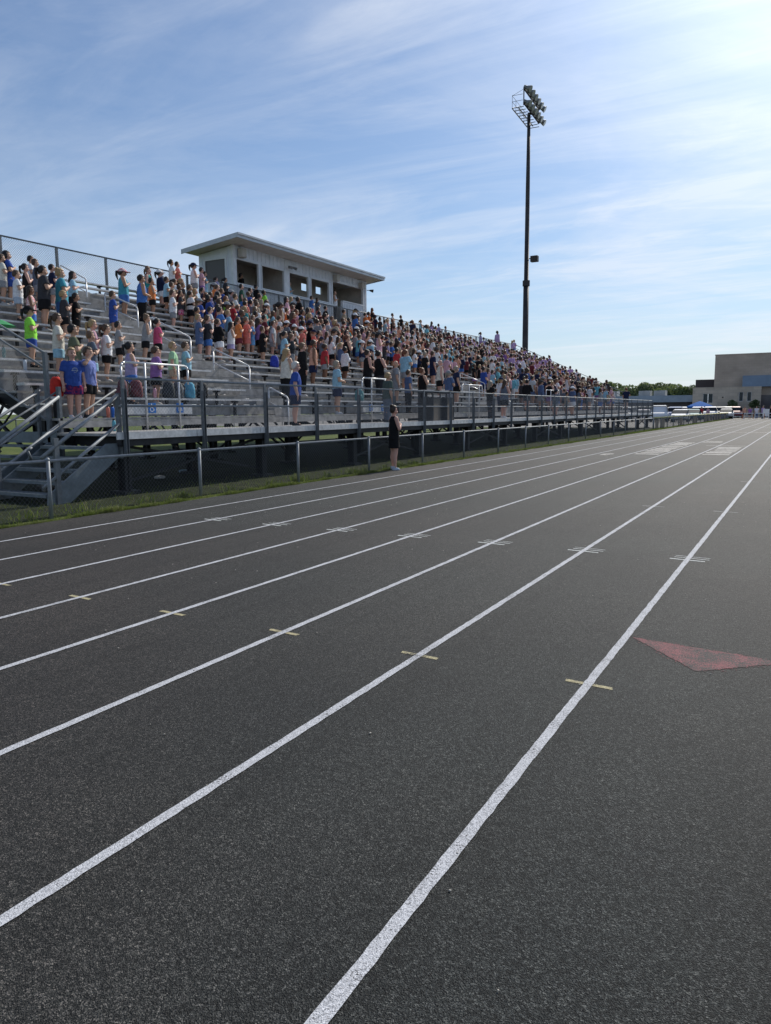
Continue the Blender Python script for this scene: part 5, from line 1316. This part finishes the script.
for r in rows:
    n, y, ht, k, shirt, bottom, hair, style, pose, sleeve, legs = r
    spec = {'navyplaid': 108, 'periwinkle': 70}
    az = R(spec[shirt if shirt in spec else bottom]) if (shirt in spec or bottom in spec) else R({'down': 45, 'clasp': 38, 'salute': 50}.get(pose, 34)+g.uniform(-9, 9))
    skin = g.choice(SKIN) if hair in ('black', 'darkbrown') else g.choice(SKIN[:3])
    specs.append([n, y, ht, k, shirt, bottom, hair, style, pose, sleeve, legs, skin, az, True]); placed.append((n, y))
# the rest of the crowd: rows and sections that are filled in the photograph
PAL_MIX = ['white', 'white', 'skyblue', 'pink', 'charcoal', 'navy', 'black', 'black', 'charcoal', 'royal', 'grey', 'coral', 'maroon', 'white', 'lavender', 'tan', 'peach', 'turquoise', 'slate', 'lightgrey', 'orange', 'slate', 'blue', 'navy']
PAL_MID = ['white', 'white', 'skyblue', 'white', 'cyan', 'pink', 'floralpink', 'offwhite', 'tan', 'skyblue', 'lightgrey', 'black', 'navy', 'peach', 'maroon', 'offwhite']
PAL_LIL = ['lilac', 'lilac', 'lavender', 'lilac', 'pink', 'purple', 'white', 'lilac', 'lavender', 'grey']
PAL_LOW = ['black', 'navy', 'slate', 'denim', 'charcoal', 'white', 'lightgrey', 'skyblue', 'grey', 'black', 'maroon', 'cyan', 'pink', 'tan']
for n in list(range(0, 18)):
    y = 17.9+g.uniform(0, .4)
    while y < 62.4:
        p_ = 0.0; lower = n <= 6
        if n >= 7:
            p_ = .93 if y > 27 else .84 if n >= 9 and y > 20 else .7 if y > 22.5 else 0.0
            if y > 56: p_ = .75
            if n == 17: p_ = .0 if y < 38 else .25
            if n == 16: p_ = p_*(.1 if y < 38 else .6)
            if n in (14, 15) and 23 < y < 38: p_ *= .25
            if n == 13 and 27 < y < 38: p_ *= .6
        elif n in (5, 6): p_ = .55 if 21 < y < 26 else .75 if y > 36.5 else .0
        elif n in (3, 4): p_ = .72 if y > 37 else .0
        elif n in (1, 2): p_ = .62 if y > 38 else 0
        elif n == 0: p_ = .10 if y > 40 else 0
        if any(a-.15 < y < c+.15 for a, c in AIS): p_ *= .0
        if math.sin(y*.9+n*1.3)+math.sin(y*.37+n*.8+1) < -1.25: p_ *= .15
        if g.random() < p_ and not any(abs(q-y) < .36 for m_, q in placed if m_ == n) and not (n in (5, 6, 7) and any(abs(q-y) < .24 for m_, q in placed if m_ in (n-1,))):
            adult = g.random() < (.55 if n <= 4 else .08)
            if n <= 6: pal = PAL_LOW
            elif y > 46 and n >= 8: pal = PAL_LIL
            elif y > 33: pal = PAL_MID
            else: pal = PAL_MIX
            if g.random() < .15: pal = PAL_MIX
            ht = g.gauss(1.66, .06) if adult else g.gauss(1.36, .07)
            for _ in range(60):
                shirt = g.choice(pal); bottom = g.choice(['black', 'black', 'navy', 'grey', 'denim', 'black', 'blue', 'charcoal', 'white', 'tan', 'purple'])
                hair = g.choice(['black', 'black', 'black', 'darkbrown', 'darkbrown', 'darkbrown', 'brown', 'brown', 'lightbrown', 'blond', 'auburn']); style = g.choice(['short', 'short', 'short', 'ponytail', 'long', 'bun', 'cap'] if g.random() < .9 else ['cap'])
                sleeve = g.choice(['tee', 'tee', 'tee', 'tank', 'long']); legs = g.choice(['shorts', 'shorts', 'shorts', 'pants', 'skirt'])
                if mklabel('a' if adult else 'c', shirt, bottom, hair, style, sleeve, legs, n) not in used: break
            lab = mklabel('a' if adult else 'c', shirt, bottom, hair, style, sleeve, legs, n); used.add(lab)
            pose = g.choice(['heart', 'heart', 'heart', 'down', 'clasp'])
            specs.append([n, y, ht, 'a' if adult else 'c', shirt, bottom, hair, style, pose, sleeve, legs, g.choice(SKIN), R(36+g.gauss(0, 15)), False]); placed.append((n, y))
        y += g.uniform(.40, .66)*(1.0 if n < 15 else 1.1)
# nearest (largest) 296 become individuals, the rest one object of far spectators
specs.sort(key=lambda s: (not s[13], (xof(s[0])**2+s[1]**2)**.5/s[2]))
used = set(); crowd = []; NIND = 292
for i, s in enumerate(specs):
    n, y, ht, k, shirt, bottom, hair, style, pose, sleeve, legs, skin, az, hand_ = s
    loc = (xof(n)+g.uniform(-.05, .05), y, zof(n))
    if i < NIND:
        lab = mklabel(k, shirt, bottom, hair, style, sleeve, legs, n)
        
        if lab in used: lab += ' again'; print('DUP', lab)
        used.add(lab)
        person(loc, ht, k, shirt, bottom, hair, style, pose, sleeve, legs, skin, az, lab, 'spectators standing in the grandstand', capcol='floralpink' if abs(y-17.57) < .02 else g.choice(['charcoal', 'grey', 'navy', 'white']) if not (shirt == 'neongreen') else 'black', shoe=g.choice(['white', 'black', 'lightgrey', 'charcoal']))
    else: crowd.append((loc, ht, k, shirt, bottom, hair, style, pose, sleeve, legs, skin, az))
print('people', len(specs), 'crowd', len(crowd))
import numpy as np
low = {}
def lowpoly(me, ratio):
    if me.name in low: return low[me.name]
    o = D.objects.new('tmp', me.copy()); COL.objects.link(o); md = o.modifiers.new('d', 'DECIMATE'); md.ratio = ratio
    dg = bpy.context.evaluated_depsgraph_get(); ev = D.meshes.new_from_object(o.evaluated_get(dg))
    v = np.array([tuple(x.co) for x in ev.vertices]); f = [tuple(p.vertices) for p in ev.polygons]; mi = [p.material_index for p in ev.polygons]
    tmp = o.data; D.objects.remove(o); D.meshes.remove(tmp); D.meshes.remove(ev); low[me.name] = (v, f, mi); return low[me.name]
V = []; F = []; MI = []; mats = []; off = 0
def midx(m_):
    if m_ not in mats: mats.append(m_)
    return mats.index(m_)
for (loc, ht, k, shirt, bottom, hair, style, pose, sleeve, legs, skin, az) in crowd:
    c_, s_2 = math.cos(-az), math.sin(-az); Rm = np.array([[c_, -s_2, 0], [s_2, c_, 0], [0, 0, 1]])*ht
    parts = [(body_mesh(k, pose), [skin, M['eye'], M['brow'], M['lip']], .10), (shirt_mesh(k, pose, sleeve), [cloth(shirt)], .12), (bottom_mesh(k, legs), [cloth(bottom)], .12), (hair_mesh(k, style), [HM[hair]], .35), (shoe_mesh(k), [cloth('charcoal')], .5)]
    for me, ms, ra in parts:
        v, f, mi = lowpoly(me, ra); V.append(v@Rm.T+np.array(loc)); idx = [midx(x) for x in ms]
        F += [tuple(off+i for i in p) for p in f]; MI += [idx[i] for i in mi]; off += len(v)
if V:
    me = D.meshes.new('far_spectators'); me.from_pydata(np.concatenate(V).tolist(), [], F)
    for m_ in mats: me.materials.append(m_)
    me.polygons.foreach_set('material_index', MI); me.polygons.foreach_set('use_smooth', [True]*len(F)); me.update()
    tag(link('far_spectators', me), 'packed mass of spectators filling the far end of the grandstand', 'crowd', kind='stuff')
# the woman by the track
person((-9.33, 17.0, 0.0), 1.66, 'a', 'black', 'black', 'darkbrown', 'bun', 'heart', 'tank', 'skirt', M['skin4'], R(40), 'woman in black sleeveless dress and pale sneakers standing at the track edge by the fence', None, shoe='paleblue')
# in the press box
person((-23.6, 28.2, 6.36), 1.62, 'a', 'black', 'black', 'black', 'short', 'down', 'tee', 'pants', M['skin2'], R(30), 'shadowy adult in black inside the leftmost press box window', None)
person((-23.5, 31.75, 6.36), 1.78, 'a', 'skyblue', 'black', 'darkbrown', 'short', 'heart', 'tee', 'pants', M['skin1'], R(60), 'adult in light blue shirt inside the press box, third window', None)
person((-23.1, 35.35, 6.42), 1.68, 'a', 'white', 'black', 'brown', 'long', 'heart', 'tank', 'pants', M['skin1'], R(60), 'woman in white top and black trousers in the open bay of the press box', None)
# people beyond the hurdles and among the cars
far = [(-7.9, 116, 1.7, 'peach', 'navy', 'brown', 'adult in peach shirt standing behind the hurdle nearest the fence'), (-7.2, 116.6, 1.6, 'purple', 'navy', 'black', 'adult in purple shirt behind the second hurdle'), (-5.6, 117, 1.75, 'lilac', 'charcoal', 'black', 'adult in lilac shirt standing left of the white board'),
       (-4.6, 116.2, 1.7, 'black', 'black', 'brown', 'adult all in black standing right of the white board'), (-3.9, 117, 1.65, 'purple', 'black', 'blond', 'blond adult in purple shirt at the right edge behind the hurdles'), (-6.4, 118, 1.7, 'white', 'denim', 'brown', 'adult in white shirt farther back behind the hurdles'),
       (-12.6, 109.0, 1.7, 'red', 'grey', 'black', 'adult in red shirt standing under the blue canopy'), (-11.6, 107.0, 1.6, 'pink', 'black', 'brown', 'adult in pink shirt standing by the cars near the canopy')]
for x, y, h, s1, s2, hr, lab in far: person((x, y, 0), h, 'a', s1, s2, hr, 'short', 'down', 'tee', 'pants' if s2 != 'navy' else 'shorts', g.choice(SKIN), R(170+g.uniform(-60, 60)), lab, 'people beyond the track')
# print on the front boy's royal blue shirt: a pale round emblem with a curved band
for o in D.objects:
    if o.name.startswith('person') and o.get('label', '').startswith('child on first bench up, short blond hair, royal blue shirt'):
        b = MB(); c0 = (0, .6845); y0 = .0835
        def yy(x, z): return y0+.0-.55*x*x*6*.35
        for (r0, r1, a0, a1) in ((.030, .036, 0, 360), (.018, .023, 20, 160)):
            for i in range(28):
                p, q = R(a0+(a1-a0)*i/28), R(a0+(a1-a0)*(i+1)/28)
                b.quad(*[(rr*math.cos(a), yy(rr*math.cos(a), 0), c0[1]+rr*math.sin(a)) for rr, a in ((r0, p), (r1, p), (r1, q), (r0, q))])
        b.box(-.042, .042, y0-.012, y0+.0005, c0[1]-.012, c0[1]-.004)
        b.build('shirt_emblem', pmat('print_grey', (.34, .38, .45), .7), o)
